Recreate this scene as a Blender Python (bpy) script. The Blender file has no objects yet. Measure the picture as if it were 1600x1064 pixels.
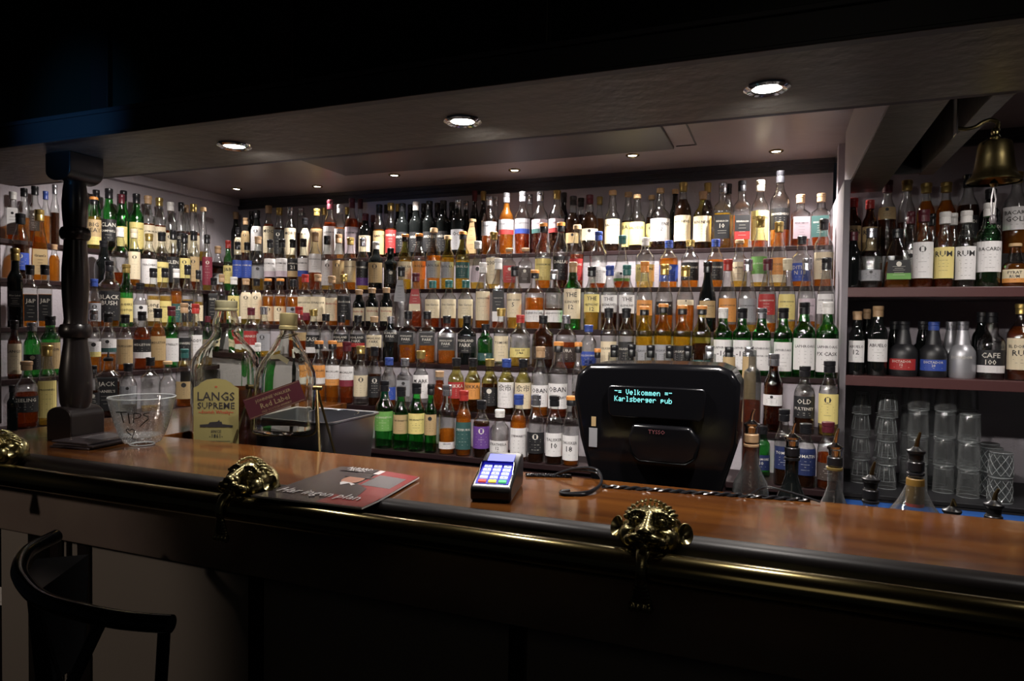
import bpy, bmesh, math, random
from mathutils import Vector, Matrix
rnd = random.Random(7)
SC = bpy.context.scene
COL = SC.collection
EYE = 1.48                       # eye height; lengths below are measured from the eye level, y away from the room

# ------------------------------------------------------------------ camera
cam = bpy.data.cameras.new('camera'); cam_ob = bpy.data.objects.new('camera', cam); COL.objects.link(cam_ob)
cam.sensor_width = 36.0; cam.lens = 1056.75 / 1600 * 36.0; cam.clip_start = 0.05
_y, _p, _r = math.radians(21.5394), math.radians(-1.5045), math.radians(0.71893)
_f = Vector((-math.sin(_y)*math.cos(_p), math.cos(_y)*math.cos(_p), math.sin(_p)))
_x = Vector((math.cos(_y), math.sin(_y), 0)); _u = _x.cross(_f)
_X = math.cos(_r)*_x + math.sin(_r)*_u; _U = -math.sin(_r)*_x + math.cos(_r)*_u
cam_ob.matrix_world = Matrix(((_X.x, _U.x, -_f.x, 0), (_X.y, _U.y, -_f.y, 0), (_X.z, _U.z, -_f.z, EYE), (0, 0, 0, 1)))
SC.camera = cam_ob

# ------------------------------------------------------------------ world, exposure
W = bpy.data.worlds.new('world'); SC.world = W; W.use_nodes = True
W.node_tree.nodes['Background'].inputs[0].default_value = (0.55, 0.6, 0.75, 1)
W.node_tree.nodes['Background'].inputs[1].default_value = 0.004
SC.view_settings.view_transform = 'Standard'; SC.view_settings.look = 'None'
SC.view_settings.gamma = 1; SC.view_settings.exposure = 0.35
SC.cycles.transparent_max_bounces = 40; SC.cycles.max_bounces = 20; SC.cycles.transmission_bounces = 20; SC.cycles.diffuse_bounces = 3; SC.cycles.glossy_bounces = 4
SC.cycles.sample_clamp_indirect = 4.0; SC.cycles.use_denoising = True
SC.cycles.blur_glossy = 0.3

# ------------------------------------------------------------------ lights
def lamp(name, kind, loc, energy, color=(1, 1, 1), target=None, radius=0.03, angle=100, blend=0.6, size=None):
    l = bpy.data.lights.new(name, kind); l.energy = energy; l.color = color
    if kind == 'SPOT': l.spot_size = math.radians(angle); l.spot_blend = blend
    if kind == 'AREA': l.size = size or 0.5
    else: l.shadow_soft_size = radius
    o = bpy.data.objects.new(name, l); COL.objects.link(o); o.location = (loc[0], loc[1], loc[2] + EYE)
    d = Vector(target if target else (loc[0], loc[1], loc[2] - 1)) - Vector(loc)
    o.rotation_euler = d.to_track_quat('-Z', 'Y').to_euler()
    return o
WARM = (1.0, 0.93, 0.87)
# unseen light sources of the guest room behind and beside the camera
lamp('room_lamp', 'SPOT', (-2.5, -0.9, 0.55), 34, (1, 0.82, 0.66), (-2.2, 1.2, -0.62), 0.06, 38, 0.5)
lamp('blue_beam_spot', 'SPOT', (-1.6, 0.2, 0.25), 26, (0.12, 0.45, 1.0), (-1.87, 1.33, 0.545), 0.03, 24, 1.0)  # unseen blue spot, makes the blue glow on the canopy beam
lamp('room_glow', 'AREA', (0.2, -1.2, 0.95), 0.5, (1.0, 0.88, 0.7), (-0.4, 1.2, -0.4), size=0.8)

# ------------------------------------------------------------------ materials
def mat(name, color, rough=0.5, metal=0.0, emit=None, strength=0, coat=0.0, spec=0.5, noise=None, bump=None):
    m = bpy.data.materials.new(name); m.use_nodes = True; nt = m.node_tree; b = nt.nodes['Principled BSDF']
    b.inputs['Base Color'].default_value = (*color, 1); b.inputs['Roughness'].default_value = rough
    b.inputs['Metallic'].default_value = metal; b.inputs['Coat Weight'].default_value = coat
    b.inputs['Coat Roughness'].default_value = 0.08; b.inputs['Specular IOR Level'].default_value = spec
    if emit: b.inputs['Emission Color'].default_value = (*emit, 1); b.inputs['Emission Strength'].default_value = strength
    if noise:
        scale, c2, stretch = noise
        tc = nt.nodes.new('ShaderNodeTexCoord'); mp = nt.nodes.new('ShaderNodeMapping'); n = nt.nodes.new('ShaderNodeTexNoise')
        mp.inputs['Scale'].default_value = stretch; n.inputs['Scale'].default_value = scale; n.inputs['Detail'].default_value = 6
        rp = nt.nodes.new('ShaderNodeValToRGB'); rp.color_ramp.elements[0].color = (*color, 1); rp.color_ramp.elements[1].color = (*c2, 1)
        rp.color_ramp.elements[0].position = 0.35; rp.color_ramp.elements[1].position = 0.68
        nt.links.new(tc.outputs['Object'], mp.inputs[0]); nt.links.new(mp.outputs[0], n.inputs[0])
        nt.links.new(n.outputs[0], rp.inputs[0]); nt.links.new(rp.outputs[0], b.inputs['Base Color'])
    if bump:
        sc, st = bump
        tc = nt.nodes.new('ShaderNodeTexCoord'); n = nt.nodes.new('ShaderNodeTexNoise'); bp = nt.nodes.new('ShaderNodeBump')
        n.inputs['Scale'].default_value = sc; bp.inputs['Strength'].default_value = st; bp.inputs['Distance'].default_value = 0.01
        nt.links.new(tc.outputs['Object'], n.inputs[0]); nt.links.new(n.outputs[0], bp.inputs['Height'])
        nt.links.new(bp.outputs[0], b.inputs['Normal'])
    return m
def glass(name, tint, edge=0.14, rough=0.10, gloss=0.95, face=0.12, wav=0.6, haze=0):
    """thin bottle glass: see-through with a tint that deepens towards the rim, mirror-like at grazing angles"""
    m = bpy.data.materials.new(name); m.use_nodes = True; nt = m.node_tree; nt.nodes.clear()
    N = nt.nodes.new; L = nt.links.new
    out = N('ShaderNodeOutputMaterial'); mx = N('ShaderNodeMixShader')
    tr = N('ShaderNodeBsdfTransparent'); gl = N('ShaderNodeBsdfGlossy'); gl.inputs['Roughness'].default_value = rough
    lw = N('ShaderNodeLayerWeight'); lw.inputs['Blend'].default_value = 0.5
    pw = N('ShaderNodeMath'); pw.operation = 'POWER'; pw.inputs[1].default_value = 2.6
    mr = N('ShaderNodeMapRange'); mr.inputs['To Min'].default_value = face; mr.inputs['To Max'].default_value = gloss
    p2 = N('ShaderNodeMath'); p2.operation = 'POWER'; p2.inputs[1].default_value = 2.0
    mc = N('ShaderNodeMix'); mc.data_type = 'RGBA'
    mc.inputs[6].default_value = (*tint, 1); mc.inputs[7].default_value = (*[t * edge for t in tint], 1)
    tc = N('ShaderNodeTexCoord'); ns = N('ShaderNodeTexNoise'); ns.inputs['Scale'].default_value = 55; bp = N('ShaderNodeBump')
    bp.inputs['Strength'].default_value = wav; bp.inputs['Distance'].default_value = 0.004
    L(tc.outputs['Object'], ns.inputs[0]); L(ns.outputs[0], bp.inputs['Height']); L(bp.outputs[0], gl.inputs['Normal'])
    L(lw.outputs['Facing'], pw.inputs[0]); L(pw.outputs[0], mr.inputs['Value']); L(mr.outputs[0], mx.inputs[0])
    L(lw.outputs['Facing'], p2.inputs[0]); L(p2.outputs[0], mc.inputs[0]); L(mc.outputs[2], tr.inputs['Color'])
    src = tr
    if haze:  # white diffuse towards the edges stands in for light caught there
        df = N('ShaderNodeBsdfDiffuse'); df.inputs[0].default_value = (.8, .82, .82, 1); src = N('ShaderNodeMixShader'); hm = N('ShaderNodeMapRange'); hm.inputs['To Min'].default_value = haze * .06; hm.inputs['To Max'].default_value = haze; L(p2.outputs[0], hm.inputs['Value']); L(hm.outputs[0], src.inputs[0])
        L(tr.outputs[0], src.inputs[1]); L(df.outputs[0], src.inputs[2])
    L(src.outputs[0], mx.inputs[1]); L(gl.outputs[0], mx.inputs[2]); L(mx.outputs[0], out.inputs[0])
    return m
def clearglass(name, color, rough=0.0, ior=1.46):
    m = mat(name, color, rough); s = m.node_tree.nodes['Principled BSDF']; s.inputs['Transmission Weight'].default_value = 1; s.inputs['IOR'].default_value = ior
    return m
def liquid(name, tint, body, fac):
    m = bpy.data.materials.new(name); m.use_nodes = True; nt = m.node_tree; nt.nodes.clear()
    out = nt.nodes.new('ShaderNodeOutputMaterial'); mx = nt.nodes.new('ShaderNodeMixShader'); m2 = nt.nodes.new('ShaderNodeMixShader')
    tr = nt.nodes.new('ShaderNodeBsdfTransparent'); tr.inputs[0].default_value = (*tint, 1)
    df = nt.nodes.new('ShaderNodeBsdfDiffuse'); df.inputs[0].default_value = (*body, 1)
    tl = nt.nodes.new('ShaderNodeBsdfTranslucent'); tl.inputs[0].default_value = (*body, 1)
    m2.inputs[0].default_value = 0.6; mx.inputs[0].default_value = fac; L = nt.links.new
    L(df.outputs[0], m2.inputs[1]); L(tl.outputs[0], m2.inputs[2]); L(tr.outputs[0], mx.inputs[1]); L(m2.outputs[0], mx.inputs[2]); L(mx.outputs[0], out.inputs[0])
    return m

M = {}
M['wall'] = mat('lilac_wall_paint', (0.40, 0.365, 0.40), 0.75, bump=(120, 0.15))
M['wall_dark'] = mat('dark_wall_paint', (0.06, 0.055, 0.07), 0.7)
M['ceiling'] = mat('glossy_ceiling_paint', (0.24, 0.20, 0.205), 0.35, bump=(9, 0.25))
M['charcoal'] = mat('charcoal_panel', (0.035, 0.033, 0.042), 0.5)
M['soffit'] = mat('grey_brown_soffit', (0.105, 0.095, 0.083), 0.42, noise=(3, (0.07, 0.064, 0.058), (1, 8, 8)), bump=(30, 0.25))
M['black_wood'] = mat('black_stained_wood', (0.012, 0.009, 0.009), 0.3, coat=0.2)
M['dark_wood'] = mat('dark_mahogany', (0.006, 0.004, 0.004), 0.42, spec=0.25)
M['shelf'] = mat('burgundy_shelf_edge', (0.024, 0.011, 0.012), 0.5, spec=.2, noise=(5, (0.016, 0.008, 0.009), (1, 9, 9)))
M['rim_highlight'] = mat('painted_rim_highlight', (.42, .45, .46), .12, spec=.9)  # whitish colour painted in for highlights along glass rims and ribs
M['shelf_lit'] = mat('burgundy_shelf_lit_tone', (0.085, 0.032, 0.032), 0.4)  # lighter copy of the shelf burgundy, its lit look put into the colour
M['bell_brass'] = mat('dim_bell_brass', (0.20, 0.16, 0.07), 0.25, 1.0)  # darker brass: the weaker light on the bell is put into the colour
M['top_wood'] = mat('varnished_red_wood', (0.115, 0.040, 0.008), 0.15, coat=0.4, noise=(2.2, (0.05, 0.016, 0.005), (0.7, 9, 9)), bump=(14, 0.06))
M['fascia'] = mat('worn_brown_fascia', (0.16, 0.125, 0.105), 0.5, noise=(4, (0.12, 0.09, 0.08), (1, 1, 1)))
M['panel'] = mat('grey_panel_paint', (0.20, 0.175, 0.155), 0.6)
M['floor'] = mat('dark_floor_boards', (0.03, 0.022, 0.018), 0.5, noise=(4, (0.02, 0.014, 0.012), (1, 10, 1)))
M['brass'] = mat('polished_brass', (0.36, 0.29, 0.13), 0.17, 1.0)
M['brass_cast'] = mat('cast_brass', (0.43, 0.37, 0.18), 0.27, 1.0)
M['steel'] = mat('brushed_steel', (0.45, 0.46, 0.5), 0.28, 1.0)
M['chrome'] = mat('chrome', (0.75, 0.75, 0.75), 0.08, 1.0)
M['black'] = mat('black_plastic', (0.008, 0.008, 0.009), 0.3)
M['black_gloss'] = mat('gloss_black_plastic', (0.004, 0.004, 0.005), 0.14)
M['cable'] = mat('black_cable', (0.012, 0.012, 0.014), 0.25)
M['lamp_glow'] = mat('lamp_glow', (1, 1, 1), 0.5, emit=(1, 0.93, 0.84), strength=14)
M['vfd'] = mat('display_digits', (0.1, 0.4, 0.4), 0.5, emit=(0.25, 0.85, 0.85), strength=1.0)
M['logo_red'] = mat('dull_red_logo', (0.16, 0.05, 0.06), 0.4)
M['blue_led'] = mat('blue_screen', (0.1, 0.1, 0.5), 0.4, emit=(0.13, 0.16, 0.95), strength=0.9)
M['key_white'] = mat('lit_key', (0.6, 0.6, 0.9), 0.4, emit=(0.6, 0.7, 1.0), strength=0.55)
M['key_bed'] = mat('lit_key_bed', (0.02, 0.02, 0.3), 0.4, emit=(0.02, 0.02, 0.5), strength=0.5)
for k, c in dict(red=(0.75, 0.06, 0.04), yellow=(0.8, 0.6, 0.05), green=(0.08, 0.6, 0.2)).items():
    M['key_' + k] = mat('lit_key_' + k, c, 0.4, emit=c, strength=0.35)
M['blue_glow_edge'] = mat('blue_lit_shelf_edge', (0.05, 0.16, 0.5), 0.4, emit=(0.03, 0.12, 0.5), strength=0.10)  # blue light on the ledge face, put into colour and a faint glow
M['mat_rubber'] = mat('dark_bar_mat', (0.02, 0.02, 0.024), 0.6)
M['paper'] = mat('page_edges', (0.75, 0.72, 0.7), 0.6)
M['mag_dark'] = mat('cover_dark', (0.035, 0.028, 0.03), 0.25); M['mag_red'] = mat('cover_red', (0.19, 0.016, 0.018), 0.25)
M['mag_white'] = mat('cover_white', (0.42, 0.40, 0.40), 0.3); M['skin'] = mat('cover_face', (0.26, 0.12, 0.08), 0.3)
M['mag_grey'] = mat('cover_grey', (0.09, 0.08, 0.085), 0.3)
M['ink'] = mat('black_marker', (0.004, 0.004, 0.005), 0.4)
M['dark_glass'] = mat('dark_green_pane', (0.006, 0.011, 0.009), 0.22)
# bottle glass
GL = {'c': glass('clear_glass', (0.95, 0.97, 0.95)), 'g': glass('green_glass', (0.20, 0.66, 0.24), 0.25), 'G': glass('light_green_glass', (0.45, 0.8, 0.5)),
      'y': glass('olive_glass', (0.86, 0.82, 0.36), 0.3), 'b': glass('brown_glass', (0.36, 0.15, 0.05), 0.3),
      'k': mat('black_glass', (0.005, 0.006, 0.006), 0.04, spec=0.7), 'K': mat('matte_black_bottle', (0.012, 0.012, 0.014), 0.4), 'S': mat('silver_bottle', (0.42, 0.42, 0.45), 0.38, 0.6)}
GLW = {'c': 'clear', 'g': 'green', 'G': 'pale green', 'y': 'olive', 'b': 'brown', 'k': 'black', 'K': 'matte black', 'S': 'silver'}
LQ = {'p': liquid('pale_gold_spirit', (0.95, 0.78, 0.32), (0.60, 0.38, 0.07), 0.25), 'a': liquid('amber_spirit', (0.95, 0.55, 0.14), (0.50, 0.185, 0.022), 0.28),
      'r': liquid('red_amber_spirit', (0.78, 0.30, 0.08), (0.30, 0.075, 0.015), 0.32), 'd': liquid('dark_spirit', (0.30, 0.12, 0.05), (0.08, 0.03, 0.012), 0.5)}
LQW = {'p': 'pale-gold', 'a': 'amber', 'r': 'red-amber', 'd': 'dark-brown', 'n': 'empty'}
CAPC = {'k': ((0.01, 0.01, 0.012), 0.3, 0, 'black'), 'g': ((0.5, 0.36, 0.12), 0.3, .8, 'gold'), 'w': ((0.7, 0.68, 0.66), 0.4, 0, 'white'),
        'r': ((0.34, 0.03, 0.025), 0.35, 0, 'red'), 'n': ((0.50, 0.33, 0.17), 0.7, 0, 'cork'), 's': ((0.5, 0.5, 0.54), 0.25, .9, 'silver'),
        'b': ((0.03, 0.06, 0.25), 0.35, 0, 'blue'), 'o': ((0.62, 0.24, 0.05), 0.5, 0, 'orange'), 'm': ((0.085, 0.012, 0.02), 0.35, 0, 'maroon'),
        'e': ((0.03, 0.13, 0.12), 0.4, 0, 'teal'), 't': ((0.38, 0.24, 0.13), 0.5, 0, 'tan'), 'c': ((0.6, 0.53, 0.38), 0.5, 0, 'cream'),
        'P': ((0.01, 0.01, 0.012), 0.3, 0, 'black pourer')}
CAP = {k: mat('cap_' + v[3].replace(' ', '_'), v[0], v[1], v[2]) for k, v in CAPC.items()}
LABC = {'w': ((0.74, 0.72, 0.72), 'white'), 'c': ((0.70, 0.60, 0.42), 'cream'), 'k': ((0.012, 0.012, 0.014), 'black'), 'b': ((0.03, 0.07, 0.36), 'blue'),
        'N': ((0.010, 0.020, 0.085), 'navy'), 'r': ((0.36, 0.025, 0.025), 'red'), 'g': ((0.14, 0.34, 0.08), 'green'), 'y': ((0.72, 0.60, 0.22), 'yellow'), 'o': ((0.66, 0.28, 0.07), 'orange'),
        'p': ((0.13, 0.05, 0.26), 'purple'), 't': ((0.45, 0.32, 0.16), 'tan'), 's': ((0.30, 0.30, 0.32), 'grey'), 'l': ((0.56, 0.46, 0.52), 'lilac'),
        'm': ((0.20, 0.02, 0.04), 'maroon'), 'e': ((0.03, 0.09, 0.085), 'teal'), 'd': ((0.05, 0.035, 0.03), 'dark brown')}
LABM = {k: mat('label_' + v[1].replace(' ', '_'), v[0], 0.55) for k, v in LABC.items()}
INKD = mat('label_ink', (0.02, 0.018, 0.02), 0.5); INKL = mat('pale_label_ink', (0.65, 0.62, 0.55), 0.5); INKR = mat('red_label_ink', (0.35, 0.03, 0.02), 0.5)

# ------------------------------------------------------------------ geometry helpers
class MB:
    """collects boxes, lathes, tubes and sheets into one mesh"""
    def __init__(s): s.v = []; s.f = []; s.m = []; s.cur = 0
    def add(s, vs, fs):
        n = len(s.v); s.v += [tuple(v) for v in vs]; s.f += [[i + n for i in f] for f in fs]; s.m += [s.cur] * len(fs); return s
    def box(s, x0, x1, y0, y1, z0, z1):
        vs = [(x, y, z) for x in (x0, x1) for y in (y0, y1) for z in (z0, z1)]
        return s.add(vs, [(0, 1, 3, 2), (4, 6, 7, 5), (0, 4, 5, 1), (2, 3, 7, 6), (0, 2, 6, 4), (1, 5, 7, 3)])
    def lathe(s, prof, cx=0, cy=0, z0=0, n=20, sq=None, cap=True, flat=1.0):
        rings = len(prof); vs = []
        for z, r in prof:
            for i in range(n):
                a = 2 * math.pi * (i + .5) / n; k = 1.0
                if sq: k = 1 / (abs(math.cos(a)) ** sq + abs(math.sin(a)) ** sq) ** (1 / sq)
                vs.append((cx + r * k * math.cos(a), cy + r * k * math.sin(a) * flat, z0 + z))
        fs = [(j * n + i, j * n + (i + 1) % n, (j + 1) * n + (i + 1) % n, (j + 1) * n + i) for j in range(rings - 1) for i in range(n)]
        if cap:
            if prof[0][1] > 1e-5: fs.append(list(range(n))[::-1])
            if prof[-1][1] > 1e-5: fs.append([(rings - 1) * n + i for i in range(n)])
        return s.add(vs, fs)
    def tube(s, pts, r, n=8, closed=False):
        pts = [Vector(p) for p in pts]; vs = []; N = len(pts); up = Vector((0, 0, 1)); rr = r if isinstance(r, (list, tuple)) else [r] * N
        prev = None
        for i, p in enumerate(pts):
            a = pts[(i - 1) % N] if (closed or i > 0) else p; b = pts[(i + 1) % N] if (closed or i < N - 1) else p
            d = (b - a).normalized()
            if prev is None:
                x = d.cross(up)
                if x.length < 0.1: x = d.cross(Vector((1, 0, 0)))
            else: x = prev - d * prev.dot(d)
            x.normalize(); prev = x; y = d.cross(x)
            for k in range(n):
                t = 2 * math.pi * k / n; vs.append(p + (x * math.cos(t) + y * math.sin(t)) * rr[i])
        m = N if closed else N - 1
        fs = [(j * n + i, j * n + (i + 1) % n, ((j + 1) % N) * n + (i + 1) % n, ((j + 1) % N) * n + i) for j in range(m) for i in range(n)]
        if not closed: fs += [list(range(n))[::-1], [(N - 1) * n + i for i in range(n)]]
        return s.add(vs, fs)
    def prism(s, poly, axis, a, b):
        """extrudes a 2-D outline along an axis"""
        put = {'x': lambda p, t: (t, p[0], p[1]), 'y': lambda p, t: (p[0], t, p[1]), 'z': lambda p, t: (p[0], p[1], t)}[axis]; n = len(poly)
        vs = [put(p, a) for p in poly] + [put(p, b) for p in poly]
        return s.add(vs, [list(range(n))[::-1], [i + n for i in range(n)]] + [(i, (i + 1) % n, (i + 1) % n + n, i + n) for i in range(n)])
    def xform(s, m, start=0):
        for i in range(start, len(s.v)): s.v[i] = tuple(m @ Vector(s.v[i]))
        return s
    def build(s, name, mats, parent=None, origin=None, smooth=True, bevel=0, angle=35):
        me = bpy.data.meshes.new(name); o_ = Vector(origin) if origin is not None else Vector((0, 0, 0))
        me.from_pydata([tuple(Vector(v) - o_) for v in s.v], [], s.f)
        for m in (mats if isinstance(mats, (list, tuple)) else [mats]): me.materials.append(m)
        me.polygons.foreach_set('material_index', s.m)
        bm = bmesh.new(); bm.from_mesh(me); bmesh.ops.recalc_face_normals(bm, faces=bm.faces)
        if smooth:
            for f in bm.faces: f.smooth = True
            for e in bm.edges:
                if len(e.link_faces) == 2 and e.calc_face_angle(0) > math.radians(angle): e.smooth = False
        bm.to_mesh(me); bm.free()
        return link(name, me, parent, None if parent else o_, bevel)
def link(name, me, parent=None, loc=None, bevel=0):
    o = bpy.data.objects.new(name, me); COL.objects.link(o)
    if parent: o.parent = parent
    elif loc is not None: o.location = (loc[0], loc[1], loc[2] + EYE)
    if bevel:
        b = o.modifiers.new('bevel', 'BEVEL'); b.width = bevel; b.segments = 2; b.limit_method = 'ANGLE'; b.angle_limit = math.radians(40)
    return o
def tag(o, label, cat, group=None):
    o['label'] = label; o['category'] = cat
    if group: o['group'] = group
    return o
def thing(name, label, cat, loc, rz=0, group=None):
    o = bpy.data.objects.new(name, None); COL.objects.link(o); o.empty_display_size = 0.05
    o.location = (loc[0], loc[1], loc[2] + EYE); o.rotation_euler = (0, 0, rz)
    return tag(o, label, cat, group)
def struct(name, mb, m, bevel=0, smooth=False):
    o = mb.build(name, m, smooth=smooth, bevel=bevel, origin=(0, 0, 0)); o['kind'] = 'structure'; return o
_tc = {}
def text_geo(s, res=1):
    """vertices and faces of a line of lettering, one unit high, centred"""
    if s in _tc: return _tc[s]
    c = bpy.data.curves.new('t', 'FONT'); c.body = s; c.resolution_u = res; c.align_x = 'CENTER'; c.size = 1; c.offset = .009; c.fill_mode = 'FRONT'
    o = bpy.data.objects.new('t', c); COL.objects.link(o)
    me = bpy.data.meshes.new_from_object(o); vs = [(v.co.x, v.co.y) for v in me.vertices]; fs = [list(p.vertices) for p in me.polygons]
    bpy.data.objects.remove(o); bpy.data.curves.remove(c); bpy.data.meshes.remove(me)
    xs = [v[0] for v in vs] or [0, 1]; mid = (min(xs) + max(xs)) / 2; vs = [(x - mid, y) for x, y in vs]
    _tc[s] = (vs, fs, max(xs) - min(xs)); return _tc[s]
def put_text(mb, s, fn, width, height, v0, mi, cx=0):
    """lettering laid on a surface given by fn(u, v)"""
    vs, fs, w = text_geo(s); k = min(width / max(w, .01), height / 0.72)
    mb.cur = mi; mb.add([fn(cx + x * k, v0 + y * k) for x, y in vs], fs)
    return k

# ------------------------------------------------------------------ bottles
PROF = {
 's': [(0, .93), (.012, 1), (.56, 1), (.61, .94), (.66, .72), (.70, .42), (.75, .18), (.81, .06), (.9, 0)],
 'w': [(0, .93), (.012, 1), (.60, 1), (.65, .90), (.69, .58), (.725, .28), (.77, .24), (.82, .14), (.9, 0)],
 'g': [(0, .9), (.012, .97), (.30, 1), (.46, .96), (.54, .80), (.62, .52), (.70, .26), (.78, .08), (.9, 0)],
 'd': [(0, .9), (.015, .98), (.2, 1), (.50, 1), (.57, .93), (.62, .68), (.655, .34), (.70, .20), (.76, .26), (.82, .12), (.9, 0)],
 'q': [(0, .95), (.012, 1), (.60, 1), (.64, .92), (.68, .55), (.72, .16), (.9, 0)],
 't': [(0, .95), (.02, 1), (.30, .97), (.50, .80), (.66, .48), (.78, .15), (.9, 0)],
 'o': [(0, .88), (.02, .95), (.10, 1), (.38, 1), (.47, .93), (.54, .66), (.585, .36), (.66, .30), (.76, .18), (.9, 0)],
 'p': [(0, .85), (.03, .95), (.22, 1), (.36, .88), (.50, .55), (.62, .25), (.72, .08), (.9, 0)],
 'n': [(0, .95), (.02, 1), (.62, 1), (.68, .9), (.9, .8)]}
SHAPEW = {'s': 'bottle', 'w': 'bulb-necked bottle', 'g': 'long-necked bottle', 'd': 'dumpy bottle', 'q': 'square bottle', 't': 'flask bottle',
          'o': 'squat bottle', 'p': 'pear-shaped bottle', 'n': 'jar bottle'}
ROW = {'r1': (3.57, .391), 'r2': (3.36, .184), 'r3': (3.15, -.030), 'r4': (2.93, -.2045), 'r5': (2.71, -.400), 'r6': (2.50, -.553),
       's1': (3.03, .157), 's2': (3.03, -.193), 'la': (-3.42, .369), 'lb': (-3.26, .174), 'lc': (-3.10, -.047), 'ld': (-2.95, -.26), 'le': (-2.80, -.452)}
ROWW = {'r1': 'top tier of back wall', 'r2': 'second tier of back wall', 'r3': 'third tier of back wall', 'r4': 'fourth tier of back wall',
        'r5': 'fifth tier of back wall', 'r6': 'lowest tier of back wall', 's1': 'upper right-hand shelf', 's2': 'middle right-hand shelf',
        'la': 'top shelf of side wall', 'lb': 'second shelf of side wall', 'lc': 'third shelf of side wall', 'ld': 'fourth shelf of side wall', 'le': 'lowest shelf of side wall'}
def prof_of(sh, r, h):
    neck = min(.0155, r * .46) if sh != 'n' else r * .5
    return [(z * h, neck + (r - neck) * t) for z, t in PROF[sh]], neck
def r_at(pr, z):
    for (z0, r0), (z1, r1) in zip(pr, pr[1:]):
        if z <= z1: return r0 + (r1 - r0) * max(0, (z - z0)) / max(1e-6, z1 - z0)
    return pr[-1][1]
def bottle(loc, rz, h, r, sh, gl, lq, fill, cap, lab, lt, lb, txt, label, group, name='whisky_bottle'):
    root = thing(name, label, 'bottle', loc, rz, group)
    pr, neck = prof_of(sh, r, h); sq = 6 if sh in 'qt' else None; n = 24 if sq else 20
    if sq: pr2 = pr
    b = MB(); top = [(.905 * h, neck * 1.12), (.93 * h, neck * 1.1)]
    if sq:   # square body blending to a round neck
        rings = []
        for z, rr in pr: rings.append((z, rr))
        vs = []
        for z, rr in rings + top:
            t = max(0, min(1, (rr - neck) / max(1e-6, (r - neck))))
            for i in range(n):
                a = 2 * math.pi * (i + .5) / n; k = 1 / (abs(math.cos(a)) ** 5 + abs(math.sin(a)) ** 5) ** .2
                k = 1 + (k - 1) * min(1, t * 1.5); k *= 0.96 if t > .3 else 1
                vs.append((rr * k * math.cos(a), rr * k * math.sin(a), z))
        R_ = len(rings) + 2
        b.add(vs, [(j * n + i, j * n + (i + 1) % n, (j + 1) * n + (i + 1) % n, (j + 1) * n + i) for j in range(R_ - 1) for i in range(n)] + [list(range(n))[::-1], [(R_ - 1) * n + i for i in range(n)]])
    else: b.lathe(pr + top, n=n)
    b.build('glass_body', GL[gl], root)
    if lq != 'n' and fill > 0 and gl in 'cgGyb':
        zt = fill / 100 * .88 * h; k = .92
        lp = [(.012 * h, r * k * .9)] + [(z, rr * k) for z, rr in pr if .02 * h < z < zt] + [(zt, r_at(pr, zt) * k)]
        MB().lathe(lp, n=n if not sq else 24, sq=5 if sq and zt < .62 * h else None).xform(Matrix.Scale(.93 if sq else 1, 4, (1, 0, 0)) @ Matrix.Scale(.93 if sq else 1, 4, (0, 1, 0))).build('spirit', LQ[lq], root)
    c = MB(); cr = neck * (1.28 if sh != 'n' else 1.25)
    if cap == 'P':
        c.lathe([(.86 * h, neck * 1.3), (.90 * h, neck * 1.4), (.91 * h, neck * .8), (.92 * h, neck * .35), (1.0 * h, neck * .18)], n=12).build('pourer', CAP['P'], root)
    elif cap == 'n':
        c.lathe([(.925 * h, cr), (.93 * h, cr * 1.08), (.985 * h, cr * 1.08), (1.0 * h, cr * .9)], n=14).build('cork', CAP['n'], root)
    elif cap in 'og' and sh in 'sdyw' or (cap == 't' and rnd.random() < .5):
        c.lathe([(.86 * h, neck * 1.1), (.865 * h, cr), (.94 * h, cr), (.945 * h, cr * .95)], n=14).build('foil', CAP['k' if cap == 'o' else cap], root)
        MB().lathe([(.945 * h, cr * 1.1), (.99 * h, cr * 1.1), (1.0 * h, cr * .95)], n=14).build('stopper', CAP[cap], root)
    else:
        c.lathe([(.84 * h, neck * 1.12), (.845 * h, cr), (.925 * h, cr), (.93 * h, cr * .94), (.94 * h, cr * 1.04), (.992 * h, cr * 1.04), (1.0 * h, cr * .93)], n=14).build('cap', CAP[cap], root)
    cols = [k for k in lab.split('|')] if lab != 'n' else []
    if cols or (txt != '-' and gl in 'KS'):
        z0, z1 = (lb / 100 * h, lt / 100 * h) if cols else (.16 * h, .44 * h)
        hw = r * (1.24 if not sq else .84)
        if not sq and sh in 'go' : hw = r * 1.05
        def fn(u, v, off=.0008):
            rr = r_at(pr, v) + off
            if sq:
                rr = (r_at(pr, v)) * .96 * (1 - .008) + off + .0006; return (u * (r_at(pr, v) / r), -rr, v)
            a = u / r; return (rr * math.sin(a), -rr * math.cos(a), v)
        m = MB(); mats = [LABM[k] for k in cols[:2]] or [INKL]
        if cols:
            bands = [(z0, z1, 0)] if len(cols) == 1 else [(z0 + (z1 - z0) * .32, z1, 0), (z0, z0 + (z1 - z0) * .32, 1)]
            nu = 9
            for (a0, a1, mi) in bands:
                m.cur = mi; zs = sorted({a0, a1, *[z for z, _ in pr if a0 < z < a1]})
                # rounded top corners on some labels
                vs = [fn(-hw + 2 * hw * i / nu, z) for z in zs for i in range(nu + 1)]
                if sh == 't' and lt > 90: vs = [(v[0], v[1], v[2]) for v in vs]
                m.add(vs, [(j * (nu + 1) + i, j * (nu + 1) + i + 1, (j + 1) * (nu + 1) + i + 1, (j + 1) * (nu + 1) + i) for j in range(len(zs) - 1) for i in range(nu)])
        darklab = (cols[0] in 'kbNrgpmedo' and cols[0] != 'o') if cols else True
        ink = len(mats); mats.append(INKL if darklab else INKD); mats.append(INKR if not darklab else INKL)
        lh = z1 - z0; f2 = lambda u, v: fn(u, v, .0014)
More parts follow.
